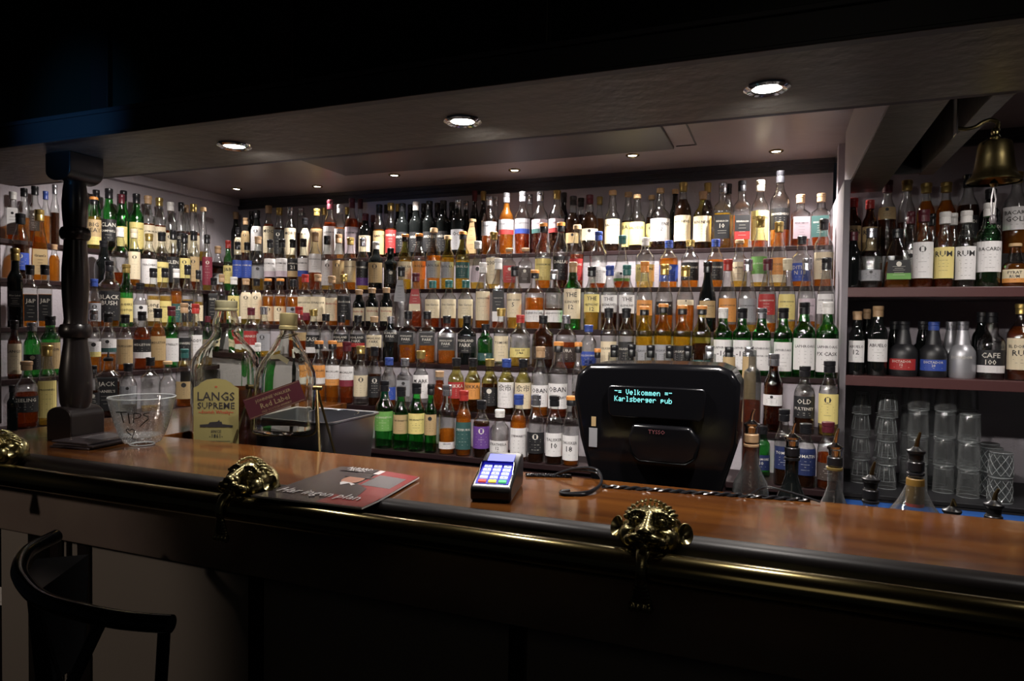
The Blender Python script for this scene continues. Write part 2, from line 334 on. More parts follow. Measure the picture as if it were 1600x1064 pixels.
        lines = txt.replace('_', ' ').split('|') if txt != '-' else []
        zt0 = z1 - lh * .12
        for i, s in enumerate(lines):
            hh = min(lh * .22, .022); zt0 -= hh
            put_text(m, s, f2, hw * 1.55, hh, zt0, ink + (1 if (s == 'Glenfarclas') else 0)); zt0 -= hh * .35
        # small print: thin printed rules
        if cols:
            m.cur = ink; zz = zt0 - lh * .06 if lines else z1 - lh * .34
            if not lines:   # an emblem on labels too small to read
                e = min(hw * .28, lh * .14); cz = z1 - lh * .2
                m.add([f2(e * math.cos(t * math.pi / 4), cz + e * math.sin(t * math.pi / 4)) for t in range(8)], [list(range(8))])
            k_ = 0
            while zz > z0 + lh * .12 and k_ < 5:
                w_ = hw * rnd.uniform(.28, .6); t_ = min(.0009, lh * .02)
                m.add([f2(-w_, zz), f2(0, zz), f2(w_, zz), f2(w_, zz + t_), f2(0, zz + t_), f2(-w_, zz + t_)], [(0, 1, 4, 5), (1, 2, 3, 4)])
                zz -= lh * rnd.uniform(.09, .15); k_ += 1
        m.build('label' if cols else 'lettering', mats, root, smooth=False)
    return root

TABLE = """
r1 b -3.668 3.735 0.364 0.0297 s k n 0 t n 52 12 -
r1 b -3.579 3.735 0.364 0.0315 s k n 0 t n 52 12 -
r1 f -3.429 3.603 0.233 0.0265 s c d 60 k c 70 20 -
r1 f -3.372 3.608 0.294 0.0290 s c r 70 t t 70 20 -
r1 b -3.434 3.735 0.360 0.0350 s k n 0 k n 52 12 -
r1 f -3.281 3.614 0.343 0.0375 s k n 0 k w 68 20 -
r1 f -3.179 3.611 0.368 0.0353 s c r 75 t c 62 14 MOC
r1 f -3.091 3.611 0.349 0.0351 s c d 70 g k 58 12 -
r1 f -3.002 3.613 0.349 0.0367 s c p 50 s c 60 10 MORT
r1 b -3.013 3.735 0.366 0.0301 n c d 60 s n 52 12 -
r1 f -2.879 3.606 0.271 0.0304 s c d 70 k c 75 10 MURTY
r1 f -2.794 3.616 0.328 0.0397 s c a 70 g t 60 10 -
r1 b -2.828 3.735 0.356 0.0259 s c d 70 g n 52 12 -
r1 f -2.692 3.619 0.379 0.0429 s c r 70 m w 55 8 TOBERMORY
r1 f -2.609 3.611 0.344 0.0355 s c a 65 w w 55 8 -
r1 b -2.644 3.735 0.350 0.0256 s k n 0 g n 52 12 -
r1 f -2.528 3.620 0.380 0.0439 s c r 75 m l 52 8 TOBERMORY
r1 b -2.544 3.735 0.398 0.0290 s c r 70 m n 52 12 -
r1 f -2.425 3.617 0.280 0.0405 w k n 0 m c 50 14 -
r1 b -2.448 3.735 0.290 0.0231 s k n 0 m n 52 12 -
r1 f -2.322 3.613 0.330 0.0371 s c a 60 k t 50 6 AMRUT
r1 b -2.349 3.735 0.351 0.0229 s c d 60 k n 52 12 -
r1 f -2.237 3.610 0.335 0.0338 s c r 60 g r 50 8 AMRUT
r1 b -2.264 3.735 0.351 0.0250 s k n 0 g n 52 12 -
r1 f -2.159 3.616 0.329 0.0402 w k n 0 k k 46 8 ARDBEG
r1 b -2.171 3.735 0.342 0.0301 w k n 0 k n 52 12 -
r1 f -2.064 3.617 0.334 0.0406 w k n 0 w k 44 8 ARDBEG
r1 b -2.076 3.735 0.344 0.0298 w k n 0 k n 52 12 -
r1 f -1.972 3.616 0.333 0.0403 w k n 0 k k 44 8 ARDBEG
r1 b -1.981 3.735 0.343 0.0296 w k n 0 k n 52 12 -
r1 f -1.878 3.616 0.331 0.0399 w k n 0 k k 44 8 ARDBEG
r1 b -1.880 3.735 0.341 0.0293 w k n 0 k n 52 12 -
r1 f -1.781 3.617 0.333 0.0410 w k n 0 s s 46 10 OO
r1 b -1.785 3.735 0.343 0.0282 s k n 0 s n 52 12 -
r1 b -1.728 3.735 0.403 0.0275 s k n 0 m n 52 12 -
r1 f -1.683 3.611 0.212 0.0350 t c a 20 n t 98 4 CLEARTON
r1 b -1.671 3.735 0.396 0.0270 s k n 0 g n 52 12 -
r1 f -1.581 3.621 0.339 0.0452 s c a 45 s s 56 32 AUCHENTOSHAN
r1 b -1.588 3.735 0.360 0.0250 s c d 70 s n 52 12 -
r1 f -1.474 3.621 0.353 0.0447 s c a 95 s s|r 56 32 AUCHENTOSHAN
r1 f -1.374 3.620 0.354 0.0443 s c r 50 s s|b 56 32 AUCHENTOSHAN
r1 b -1.373 3.735 0.360 0.0310 s c d 70 s n 52 12 -
r1 f -1.268 3.623 0.350 0.0465 s c r 50 s l|e 54 32 AUCHENTOSHAN
r1 f -1.169 3.620 0.350 0.0444 s c d 50 g l|r 54 32 AUCHENTOSHAN
r1 b -1.165 3.735 0.358 0.0291 s k n 0 k n 52 12 -
r1 f -1.074 3.617 0.312 0.0407 d c d 80 k t 34 16 -
r1 b -1.063 3.735 0.322 0.0301 s c d 80 k g 50 30 -
r1 f -0.982 3.624 0.315 0.0485 d c d 80 m c 40 20 -
r1 b -0.954 3.735 0.323 0.0265 s c a 70 g n 52 12 -
r1 f -0.853 3.618 0.331 0.0421 d c d 50 n c 52 12 BALVENIE
r1 b -0.792 3.735 0.339 0.0359 d c d 60 n y 50 10 BALV
r1 f -0.719 3.619 0.302 0.0434 d c d 50 n y 50 10 BALVENIE
r1 b -0.663 3.735 0.315 0.0290 s c d 70 n y 50 10 -
r1 f -0.599 3.628 0.329 0.0523 d c d 50 n w 50 14 BALVENIE|12
r1 b -0.537 3.735 0.340 0.0286 s k n 0 n n 52 12 -
r1 f -0.480 3.619 0.350 0.0429 s c d 85 g c 50 12 BEN_NEVIS
r1 f -0.380 3.622 0.298 0.0464 s y d 60 t c 56 12 BEN_NEVIS
r1 b -0.368 3.735 0.363 0.0296 s c d 85 g n 52 12 -
r1 f -0.282 3.620 0.336 0.0443 q c p 60 s k 50 14 BENRIACH|10
r1 b -0.263 3.735 0.351 0.0293 s c p 60 k n 52 12 -
r1 f -0.189 3.619 0.339 0.0432 q c a 55 k k|r 48 12 BENRIACH
r1 f -0.102 3.619 0.336 0.0425 s c r 50 c y 54 10 CLYNELISH
r1 f -0.010 3.627 0.378 0.0477 s c a 55 k k 50 22 SMOKEHEAD
r1 f 0.085 3.631 0.256 0.0457 q c r 60 t l 56 14 BENROMACH
r1 f 0.178 3.630 0.256 0.0456 q c r 50 t e 56 16 BENROMACH
r2 f -3.316 3.395 0.322 0.0288 w g n 0 r y 50 14 J&B
r2 f -3.239 3.396 0.312 0.0300 s c d 50 k b 62 26 BOWMORE
r2 f -3.162 3.399 0.306 0.0327 s c d 40 k b 62 26 BOWMORE
r2 f -3.081 3.405 0.342 0.0389 d c p 40 t s 44 22 -
r2 f -2.982 3.403 0.318 0.0368 s c d 50 k w|l 62 26 BOWMORE
r2 f -2.891 3.402 0.318 0.0365 s c d 50 k w|l 62 26 BOWMORE
r2 f -2.804 3.399 0.313 0.0327 s c d 50 k k|t 62 26 BOWMORE|21
r2 f -2.725 3.399 0.315 0.0325 s c a 45 k w|b 62 26 BOWMORE
r2 f -2.642 3.404 0.352 0.0381 s c r 40 t w 62 30 BRUICHLADDICH
r2 f -2.550 3.400 0.326 0.0337 s c p 20 k w 54 8 -
r2 f -2.468 3.402 0.333 0.0361 s c a 60 t t 52 10 -
r2 f -2.384 3.402 0.310 0.0359 s c a 50 g c 55 14 BUNNAHABHAIN
r2 f -2.298 3.403 0.304 0.0369 s c p 60 s k|p 54 8 BUSHMILLS
r2 f -2.210 3.407 0.280 0.0414 w k n 0 w t 56 14 -
r2 f -2.109 3.405 0.240 0.0389 w k n 0 k k 46 14 -
r2 f -2.012 3.405 0.317 0.0385 s y p 60 o c 50 18 CAOL_ILA
r2 f -1.920 3.404 0.317 0.0382 s c a 50 o o 50 18 CAOL_ILA
r2 f -1.828 3.408 0.346 0.0419 s c a 62 n s 46 18 CAOL_ILA
r2 f -1.736 3.403 0.300 0.0368 s y p 66 n s 50 20 CAOL_ILA
r2 f -1.645 3.405 0.319 0.0392 s y p 55 o e 46 18 CAOL_ILA
r2 f -1.553 3.405 0.262 0.0389 p c p 15 w l 48 14 -
r2 f -1.459 3.407 0.310 0.0411 s c p 10 g c 54 8 2000
r2 f -1.366 3.405 0.218 0.0388 q c a 60 n r 56 14 -
r2 f -1.272 3.404 0.216 0.0384 q c n 0 n d 50 12 -
r2 f -1.174 3.410 0.346 0.0437 s c a 40 o y 45 12 CONVALMORE
r2 f -1.076 3.407 0.345 0.0408 s c d 50 o k 48 12 DALLAS
r2 f -0.986 3.402 0.328 0.0361 s c r 60 n r 46 12 DALMORE
r2 f -0.874 3.411 0.290 0.0455 s c r 30 b w 36 8 DEANSTON
r2 f -0.749 3.408 0.265 0.0419 p c r 22 e w|g 30 12 -
r2 f -0.634 3.413 0.250 0.0473 s c p 30 w y 46 12 DAILUAINE
r2 f -0.517 3.413 0.232 0.0467 s c a 70 b b 48 12 -
r2 f -0.413 3.409 0.231 0.0433 s c a 35 g k 52 14 DALWHINNIE
r2 f -0.293 3.405 0.230 0.0389 s c a 65 b k 52 14 DALWHINNIE
r2 f -0.184 3.404 0.224 0.0378 d c p 45 n c 52 12 DALMUNACH
r2 f -0.093 3.407 0.334 0.0409 g c p 20 g g|w 42 6 OLD_HUNTER
r2 f -0.010 3.407 0.302 0.0405 g c p 15 g o|c 44 6 MITCHELLS
r2 f 0.090 3.412 0.232 0.0459 d c a 15 k b 46 10 EDITION|N_18
r2 f 0.181 3.408 0.307 0.0424 s c a 50 k c 50 10 DEERSTALKER
r3 f -3.356 3.192 0.273 0.0302 s c p 80 k c 66 10 -
r3 f -3.234 3.195 0.283 0.0310 q c a 70 k k 66 10 GLEN
r3 f -3.071 3.190 0.285 0.0337 w g n 0 w y 60 10 -
r3 f -2.977 3.189 0.274 0.0334 s c p 40 t c 70 12 -
r3 f -2.896 3.188 0.273 0.0321 s c p 40 k c 70 12 -
r3 f -2.813 3.191 0.272 0.0350 s c a 70 o c 40 8 -
r3 f -2.722 3.191 0.271 0.0347 s c a 70 o c 40 8 -
r3 f -2.632 3.194 0.265 0.0376 s c a 70 k s 40 12 -
r3 f -2.549 3.197 0.294 0.0415 s c r 50 r c|m 56 10 GLEN_SCOTIA
r3 f -2.461 3.197 0.293 0.0411 s c d 30 t c 56 8 EDRADOUR
r3 f -2.361 3.193 0.281 0.0366 s c a 30 t c 56 10 Glenfarclas
r3 f -2.280 3.194 0.290 0.0384 s c a 60 g k 58 12 Glenfiddich
r3 f -2.177 3.190 0.203 0.0335 w k n 0 t c 50 14 Glenfarclas
r3 f -2.093 3.191 0.212 0.0351 w k n 0 t c 50 14 Glenfarclas
r3 f -2.001 3.190 0.213 0.0338 w k n 0 t c 50 14 Glenfarclas
r3 f -1.911 3.195 0.325 0.0390 t c n 0 k s 78 42 Glenfiddich
r3 f -1.820 3.194 0.290 0.0377 t c r 60 m r|c 70 30 Glenfiddich
r3 f -1.719 3.196 0.248 0.0401 s c r 30 e c 60 20 Glen_Garioch
r3 f -1.623 3.197 0.250 0.0406 s c r 30 e c 60 20 Glen_Garioch
r3 f -1.524 3.196 0.248 0.0401 s c p 30 e c 60 20 Glen_Garioch
r3 f -1.426 3.193 0.337 0.0371 s c a 20 w c 56 12 GLENGOYNE
r3 f -1.339 3.190 0.357 0.0342 q c r 60 w k|w 54 10 GLENGOYNE
r3 f -1.250 3.195 0.316 0.0390 s c p 25 k c 56 18 GLEN_GRANT|5
r3 f -1.146 3.205 0.296 0.0493 s c a 60 o w 32 12 GLENKINCHIE
r3 f -1.044 3.202 0.294 0.0458 s c d 40 s w 32 12 GLENKINCHIE
r3 f -0.945 3.198 0.331 0.0424 w g n 0 t c 60 16 THE|GLENLIVET|12
r3 f -0.849 3.194 0.307 0.0377 s c p 35 k y 56 28 THE|GLENLIVET|12
r3 f -0.761 3.195 0.310 0.0388 s c d 30 b w 54 28 THE|GLENLIVET|18
r3 f -0.678 3.193 0.311 0.0373 s c d 50 e w 54 26 THE|GLENLIVET
r3 f -0.594 3.196 0.326 0.0402 g c p 26 o o 44 22 GLENMORANGIE
r3 f -0.502 3.198 0.311 0.0425 g c a 30 g k 44 24 GLENMORANGIE
r3 f -0.407 3.199 0.301 0.0426 g c a 52 g c 48 40 -
r3 f -0.307 3.195 0.319 0.0395 g k n 0 k t 44 20 GLENMORANGIE
r3 f -0.220 3.199 0.328 0.0425 g c a 12 r o 46 14 GLENMORANGIE
r3 f -0.135 3.197 0.326 0.0414 g c p 12 s s 46 14 GLENMORANGIE
r3 f -0.052 3.197 0.326 0.0396 g c a 15 m r 52 24 GLENMORANGIE
r3 f 0.028 3.195 0.324 0.0385 g c p 18 c y 52 18 GLENMORANGIE
r3 f 0.107 3.198 0.325 0.0382 g c a 18 s l 46 16 GLENMORANGIE
r3 f 0.184 3.198 0.325 0.0382 g c p 14 k w 52 26 GLENMORANGIE
r4 f -3.103 2.966 0.192 0.0255 s c n 0 k w 50 20 -
r4 f -3.048 2.967 0.220 0.0269 w g n 0 m c 40 12 -
r4 f -2.828 2.967 0.219 0.0313 w g n 0 w c 40 14 TULLAMORE
r4 f -2.739 2.975 0.271 0.0391 s c p 12 m r|w 52 10 HANKEY
r4 f -2.649 2.973 0.276 0.0367 s c p 20 s s 46 12 -
r4 f -2.414 2.978 0.277 0.0418 s c r 50 r t 50 34 12
r4 f -2.316 2.974 0.263 0.0384 s c d 50 g k|w 48 12 CASK
r4 f -2.234 2.971 0.239 0.0352 s c d 20 k n 52 12 -
r4 f -2.141 2.978 0.232 0.0416 s c r 35 k k|o 58 30 HIGHLAND|PARK
r4 f -2.037 2.977 0.233 0.0411 s c d 35 k k|r 58 30 HIGHLAND|PARK
r4 f -1.938 2.976 0.229 0.0397 s c d 35 t c 58 30 HIGHLAND|PARK
r4 f -1.838 2.975 0.229 0.0392 w k n 0 s k 70 44 HIGHLAND|PARK
r4 f -1.740 2.981 0.257 0.0447 q c a 40 k k 58 34 HIGHLAND|PARK
r4 f -1.632 2.980 0.257 0.0442 q c a 42 k k 58 34 HIGHLAND|PARK
r4 f -1.523 2.982 0.235 0.0462 q c a 30 k k 55 30 HIGHLAND|PARK
r4 f -1.413 2.982 0.236 0.0456 w k n 0 k k 58 24 HIGHLAND|PARK
r4 f -1.311 2.973 0.196 0.0370 w g n 0 k e 30 12 -
r4 f -1.229 2.971 0.272 0.0350 s c n 0 g c 52 8 TOMORE
r4 f -1.137 2.985 0.242 0.0490 s c p 30 r y 36 18 ISLE_OF|JURA
r4 f -1.024 2.988 0.241 0.0515 s c d 85 k d 40 16 JURA
r4 f -0.911 2.984 0.242 0.0485 s c r 55 s d 40 12 JURA
r4 f -0.801 2.973 0.199 0.0365 s c p 20 b b 40 8 KILCHOMAN
r4 f -0.709 2.972 0.276 0.0361 s c n 0 k c 46 4 KILKERRAN
r4 f -0.630 2.971 0.276 0.0352 s c r 44 k k 46 4 KILKERRAN
r4 f -0.551 2.973 0.284 0.0375 s y p 60 o s 40 10 LAGAVULIN
r4 f -0.469 2.974 0.296 0.0376 s y p 60 o s 40 10 LAGAVULIN
r4 f -0.388 2.973 0.289 0.0367 s y p 60 o k 40 10 LAGAVULIN
r4 f -0.307 2.976 0.288 0.0396 s y d 50 o e 20 6 LEDAIG
r4 f -0.220 2.975 0.278 0.0386 w g n 0 w w 52 8 LAPHROAIG|-10-
r4 f -0.144 2.972 0.278 0.0361 w g n 0 k w 52 8 LAPHROAIG|-18-
r4 f -0.067 2.973 0.278 0.0368 w g n 0 s w 52 8 LAPHROAIG|QUARTER_CASK
r4 f 0.015 2.971 0.279 0.0354 w g n 0 k w 50 8 LAPHROAIG
r4 f 0.094 2.979 0.302 0.0424 w g n 0 k w 52 10 LAPHROAIG
r4 f 0.180 2.980 0.302 0.0421 w g n 0 w w 52 8 LAPHROAIG|PX_CASK
r5 f -2.479 2.740 0.281 0.0239 w g n 0 w n 52 12 -
r5 f -2.200 2.738 0.251 0.0223 w k n 0 w n 52 12 -
r5 f -2.109 2.751 0.300 0.0346 s c a 30 o o|w 60 30 MACALLAN
r5 f -2.028 2.750 0.302 0.0343 s c a 30 o w|o 60 28 MACALLAN
r5 f -1.945 2.751 0.299 0.0348 s c r 40 m w|m 60 28 MACALLAN
r5 f -1.865 2.750 0.280 0.0336 s c n 0 g c 50 14 -
r5 f -1.786 2.749 0.278 0.0333 s c d 60 k k 50 14 -
r5 f -1.706 2.749 0.229 0.0331 s c a 40 b b 40 14 -
r5 f -1.621 2.751 0.228 0.0352 q c n 0 s s 56 24 -
r5 f -1.538 2.752 0.266 0.0364 d c n 0 g w 58 18 M_ARK
r5 f -1.439 2.750 0.176 0.0337 d c r 85 t n 52 12 -
r5 f -1.356 2.753 0.238 0.0371 s y r 28 k r 55 24 NIKKA
r5 f -1.273 2.752 0.239 0.0360 s y d 30 k o 55 24 NIKKA
r5 f -1.190 2.752 0.239 0.0364 s y d 60 g k 48 14 -
r5 f -1.111 2.753 0.242 0.0368 s y d 60 b w 58 12 余市
r5 f -1.031 2.752 0.244 0.0364 s y d 60 k c 58 12 余市
r5 f -0.954 2.753 0.299 0.0368 s c a 30 t w 45 14 OBAN
r5 f -0.874 2.758 0.322 0.0420 s c r 35 o w 45 12 OBAN|LITTLE_BAY
r5 f -0.782 2.741 0.322 0.0254 s c d 40 o n 52 12 -
r5 b -0.729 2.858 0.293 0.0225 s c d 40 o n 52 12 -
r5 f -0.629 2.742 0.314 0.0261 n c n 0 k k 70 30 -
r5 f -0.557 2.742 0.319 0.0264 n c n 0 k n 52 12 -
r5 f -0.480 2.742 0.317 0.0261 n c n 0 k n 52 12 -
r5 f -0.404 2.742 0.317 0.0258 n c n 0 k n 52 12 -
r5 f -0.334 2.742 0.319 0.0256 n c n 0 k n 52 12 -
r5 f -0.251 2.743 0.320 0.0267 n c n 0 s s 52 12 -
r5 f -0.178 2.741 0.317 0.0252 n c a 80 k t 88 10 -
r5 f -0.105 2.742 0.321 0.0261 n c a 80 s t 88 10 -
r5 f -0.016 2.751 0.295 0.0353 s b n 0 s w 48 34 -
r5 f 0.093 2.753 0.252 0.0371 s c d 55 k k 56 24 OLD|PULTENEY
r5 f 0.176 2.750 0.274 0.0343 s c p 15 k y 56 16 -
r6 f -1.603 2.547 0.293 0.0411 s g n 0 k g 55 26 THE_SINGLETON
r6 f -1.514 2.539 0.272 0.0333 s g n 0 k t 56 26 THE_SINGLETON
r6 f -1.439 2.541 0.290 0.0351 s g n 0 k y 56 26 THE_SINGLETON
r6 f -1.365 2.532 0.290 0.0255 s g n 0 k t 56 26 -
r6 f -1.292 2.540 0.289 0.0345 s c a 40 s w 18 8 LEDEAN
r6 f -1.214 2.539 0.269 0.0327 s c a 80 r e 52 10 SPEYBURN
r6 f -1.133 2.540 0.233 0.0345 s c d 70 k p 55 16 -
r6 f -1.054 2.546 0.198 0.0397 s c r 22 w w 38 10 STRATHISLA|12
r6 f -0.970 2.540 0.265 0.0337 s c a 76 b w 50 6 STEWART'S
r6 f -0.896 2.541 0.268 0.0354 s c d 38 s k 45 14 -
r6 f -0.819 2.540 0.268 0.0344 s c d 24 k w 46 12 TALISKER|10
r6 f -0.749 2.538 0.270 0.0321 s c a 30 o w 44 8 TALISKER|18
r6 b -0.048 2.648 0.185 0.0274 w g n 0 k N 44 14 TORMORE|10
r6 f 0.023 2.537 0.264 0.0306 s c d 50 k N 52 22 TOMATIN
r6 f 0.093 2.540 0.218 0.0343 s c d 50 k N 62 20 TOMATIN
r6 f 0.163 2.542 0.228 0.0336 s c r 60 m d 40 14 -
la f -3.454 2.164 0.232 0.0261 q c a 60 w w 66 10 -
la f -3.455 2.217 0.259 0.0254 s c a 50 k n 52 12 -
la f -3.459 2.272 0.280 0.0265 q c a 60 k d 56 20 -
la f -3.454 2.321 0.264 0.0200 s c a 60 b n 52 12 -
la f -3.446 2.362 0.305 0.0201 s c d 60 s n 52 12 -
la f -3.462 2.585 0.282 0.0357 s c p 70 o t|y 56 8 BIG|PEAT
la b -3.540 2.658 0.338 0.0293 w g n 0 k n 52 12 -
la f -3.466 2.677 0.344 0.0401 w g n 0 k k 50 6 CLAN|CAMPBELL
la b -3.540 2.826 0.365 0.0305 w g n 0 k n 52 12 -
la f -3.454 2.745 0.324 0.0282 s g n 0 m y 44 10 -
la f -3.464 2.848 0.346 0.0376 w g n 0 k y 52 8 CUTTY_SARK
la f -3.463 2.924 0.349 0.0372 s c r 60 t c 50 6 CLAYMORE
la f -3.462 3.001 0.350 0.0363 s c r 60 g c 50 6 CASTLE
la f -3.462 3.081 0.338 0.0361 s c r 55 w c 44 8 -
la f -3.455 3.154 0.348 0.0294 s c d 55 k k 46 6 GLEN
la b -3.540 3.267 0.357 0.0295 s c d 60 t n 52 12 -
la f -3.463 3.256 0.356 0.0367 s c r 55 g c 44 6 -
la f -3.456 3.327 0.347 0.0297 p c p 20 n n 52 12 -
lb f -3.300 2.101 0.305 0.0338 s c d 60 k b 40 14 -
lb f -3.307 2.192 0.338 0.0361 t c a 70 g t 44 8 Grant's
lb f -3.288 2.250 0.178 0.0224 s c a 80 t n 52 12 -
lb f -3.311 2.528 0.230 0.0451 o k n 0 k n 52 12 -
lb f -3.311 2.621 0.310 0.0435 d c r 25 w n 52 12 -
lb f -3.296 2.695 0.312 0.0303 s c a 50 c c 60 12 -
lb f -3.307 2.799 0.301 0.0408 s c p 20 g w 52 6 TEACHER'S
lb f -3.302 2.878 0.319 0.0355 s c p 20 k y 46 10 Cameron
lb f -3.300 2.956 0.340 0.0339 s c d 60 k k 54 10 GLEN
lb f -3.299 3.034 0.327 0.0329 s c d 30 k y 56 20 -
lb f -3.299 3.104 0.355 0.0327 s c r 55 k t 56 14 -
lb f -3.296 3.204 0.345 0.0294 s c p 40 k m 60 10 -
r2 b -3.515 3.508 0.304 0.0345 s c a 60 t w 40 16 LANGS
lc f -3.138 1.974 0.347 0.0300 q k n 0 g k 46 26 Blue_Label
lc f -3.135 2.035 0.279 0.0290 q c a 60 k k 52 10 J&P
lc f -3.136 2.102 0.285 0.0296 q c a 60 k k 52 10 J&P
lc f -3.135 2.341 0.236 0.0292 s c a 60 b s 50 12 -
lc f -3.156 2.439 0.333 0.0490 w c a 60 k k 54 10 BLACK|BUSH
lc f -3.137 2.519 0.323 0.0313 w g n 0 g y 46 8 LAUDER'S|SCOTCH
lc f -3.139 2.602 0.232 0.0334 d c n 0 k w 50 20 -
lc f -3.138 2.682 0.316 0.0319 s c p 60 k c 46 10 Long|John
lc f -3.137 2.756 0.322 0.0311 s c p 60 k y 44 8 MACKINLAY
lc f -3.135 2.829 0.324 0.0295 s c a 70 w e 40 8 OLD
lc f -3.143 2.914 0.353 0.0305 s c p 50 k k 42 8 ROB|ROY
lc f -3.147 2.994 0.330 0.0247 s c p 50 k c 38 8 -
r3 f -3.159 3.183 0.302 0.0271 s c a 40 t n 52 12 -
ld f -2.981 1.871 0.244 0.0253 s b n 0 k c 60 8 LANGS
ld f -2.988 1.947 0.235 0.0320 s g n 0 s k 42 14 -
ld f -2.994 2.030 0.265 0.0376 w g n 0 k t 56 12 JAMESON
ld f -2.986 2.227 0.296 0.0305 s c a 30 s w|y 50 26 -
ld f -2.993 2.305 0.283 0.0371 s c a 34 k w|e 56 34 -
ld f -2.991 2.395 0.277 0.0350 s c a 60 k t 56 12 KILBEGGAN
ld f -2.997 2.495 0.294 0.0411 s c r 82 k k|w 52 20 MIDLETON
ld f -2.993 2.585 0.311 0.0369 s c a 85 k t 54 14 MIDLETON
ld f -2.990 2.667 0.325 0.0344 w g n 0 m w 48 10 O'REILLY'S
ld f -2.991 2.750 0.344 0.0352 s c p 50 t k 46 10 POWERS
ld f -2.991 2.826 0.342 0.0350 s c p 30 r w 50 12 PADDY
le f -2.824 1.762 0.180 0.0184 q k n 0 k n 52 12 -
le f -2.850 1.835 0.271 0.0422 s c r 60 t k 48 24 TEELING
le f -2.840 1.912 0.334 0.0336 s c p 30 g y 56 10 TYRCONNELL
le f -2.830 2.109 0.239 0.0241 s c d 60 k k 50 20 -
le f -2.859 2.203 0.295 0.0514 q c d 60 P k 62 10 JACK|DANIEL'S
le f -2.842 2.291 0.239 0.0364 s c d 20 k s 56 34 -
le f -2.851 2.419 0.262 0.0446 q c p 10 k n 52 12 -
le f -2.845 2.514 0.239 0.0388 d c n 0 n n 52 12 -
le f -2.848 2.621 0.296 0.0424 s c a 30 e t 44 14 -
s1 c 0.291 3.330 0.259 0.0350 s b n 0 r t 52 10 RON
s1 c 0.358 3.330 0.247 0.0298 s b n 0 r t 52 10 RON
s1 c 0.424 3.330 0.328 0.0353 s c d 60 m t 64 48 -
s1 c 0.497 3.330 0.324 0.0345 s c d 50 g n 52 12 -
s1 c 0.569 3.330 0.307 0.0355 s c a 85 g n 52 12 -
s1 c 0.642 3.330 0.306 0.0365 s c a 85 g n 52 12 -
s1 c 0.721 3.330 0.332 0.0398 s c d 70 k k 48 20 BACARDI
s1 c 0.800 3.330 0.268 0.0383 s k n 0 k k 48 20 BACARDI
s1 c 0.888 3.330 0.333 0.0472 s c a 60 g w 56 28 BACARDI|GOLD
s1 B 0.494 3.190 0.319 0.0267 s c r 50 m w 50 14 -
s1 B 0.567 3.190 0.306 0.0252 s c a 60 k c 50 14 -
s1 B 0.642 3.190 0.305 0.0262 s c n 0 w n 52 12 -
s1 f 0.273 3.065 0.228 0.0288 s k n 0 m n 52 12 -
s1 f 0.340 3.086 0.243 0.0402 d c n 0 s s 30 12 -
s1 f 0.433 3.089 0.237 0.0507 t c a 50 k k|g 46 14 -
s1 f 0.520 3.072 0.306 0.0356 s c r 18 m w 58 12 -
s1 f 0.592 3.075 0.294 0.0341 s c r 15 w y 53 12 RUM
s1 f 0.662 3.074 0.295 0.0343 s c n 0 w w 53 10 RUM
s1 f 0.738 3.082 0.322 0.0408 w G n 0 w w 54 18 BACARDI
s1 f 0.823 3.081 0.166 0.0424 o c a 60 n c|o 40 10 PYRAT|RUM
s2 f 0.294 3.065 0.257 0.0291 w k n 0 t w 54 20 ABUELO|12
s2 B 0.342 3.190 0.270 0.0251 w k n 0 t n 52 12 -
s2 f 0.369 3.072 0.279 0.0361 w k n 0 t w 52 20 ABUELO
s2 B 0.446 3.190 0.220 0.0446 o k n 0 k n 52 12 -
s2 f 0.464 3.090 0.219 0.0517 o K n 0 k r 32 12 DICTADOR|12
s2 B 0.548 3.190 0.221 0.0440 o k n 0 k n 52 12 -
s2 f 0.567 3.091 0.218 0.0495 o K n 0 b b 32 12 DICTADOR|20
s2 B 0.646 3.190 0.220 0.0434 o S n 0 s n 52 12 -
s2 f 0.665 3.091 0.221 0.0458 o S n 0 s n 52 12 DICTADOR
s2 B 0.751 3.190 0.259 0.0357 s k n 0 k n 52 12 -
s2 f 0.758 3.088 0.256 0.0454 d c n 0 k k|w 44 10 CAFE|100
s2 f 0.850 3.083 0.289 0.0454 s c r 80 g c 55 14 EL_DORADO|RUM
"""
rows = []
for ln in TABLE.strip().splitlines():
    t = ln.split(); rows.append(dict(row=t[0], rank=t[1], x=float(t[2]), y=float(t[3]), h=float(t[4]), r=float(t[5]), sh=t[6], gl=t[7], lq=t[8],
                                     fill=int(t[9]), cap=t[10], lab=t[11], lt=int(t[12]), lb=int(t[13]), txt=t[14]))
def look(b):
    g = GLW[b['gl']]; lab = b['lab'].split('|')
    if b['gl'] == 'c': g = ('empty clear' if b['lq'] == 'n' or b['fill'] < 8 else (LQW[b['lq']] + '-filled'))
    g_ = '-and-'.join(LABC[k][1].replace(' ', '-') for k in lab[:2]) if lab[0] != 'n' else ''
    c_ = 'black pourer' if b['cap'] == 'P' else CAPC[b['cap']][3] + ' cap'
    return '%s %s, %s label, %s' % (g, SHAPEW[b['sh']], g_, c_) if g_ else '%s unlabelled %s, %s' % (g, SHAPEW[b['sh']], c_)
ORD = ['', 'first', 'second', 'third', 'fourth', 'fifth', 'sixth', 'seventh', 'eighth', 'ninth', 'tenth', 'eleventh', 'twelfth', 'thirteenth']
byrow = {}
for b in rows: byrow.setdefault(b['row'], []).append(b)
for k, L in byrow.items():
    L.sort(key=(lambda b: math.atan2(b['x'], b['y'])))
    cnt = {}
    for b in L: cnt.setdefault(look(b), []).append(b)
    for lk, bs in cnt.items():
        for i, b in enumerate(bs):
            if len(bs) == 1: b['label'] = '%s, on %s' % (lk, ROWW[k])
            else: b['label'] = '%s, %s such from left, %s' % (lk, ORD[i + 1] if i + 1 < len(ORD) else str(i + 1) + 'th', ROWW[k])
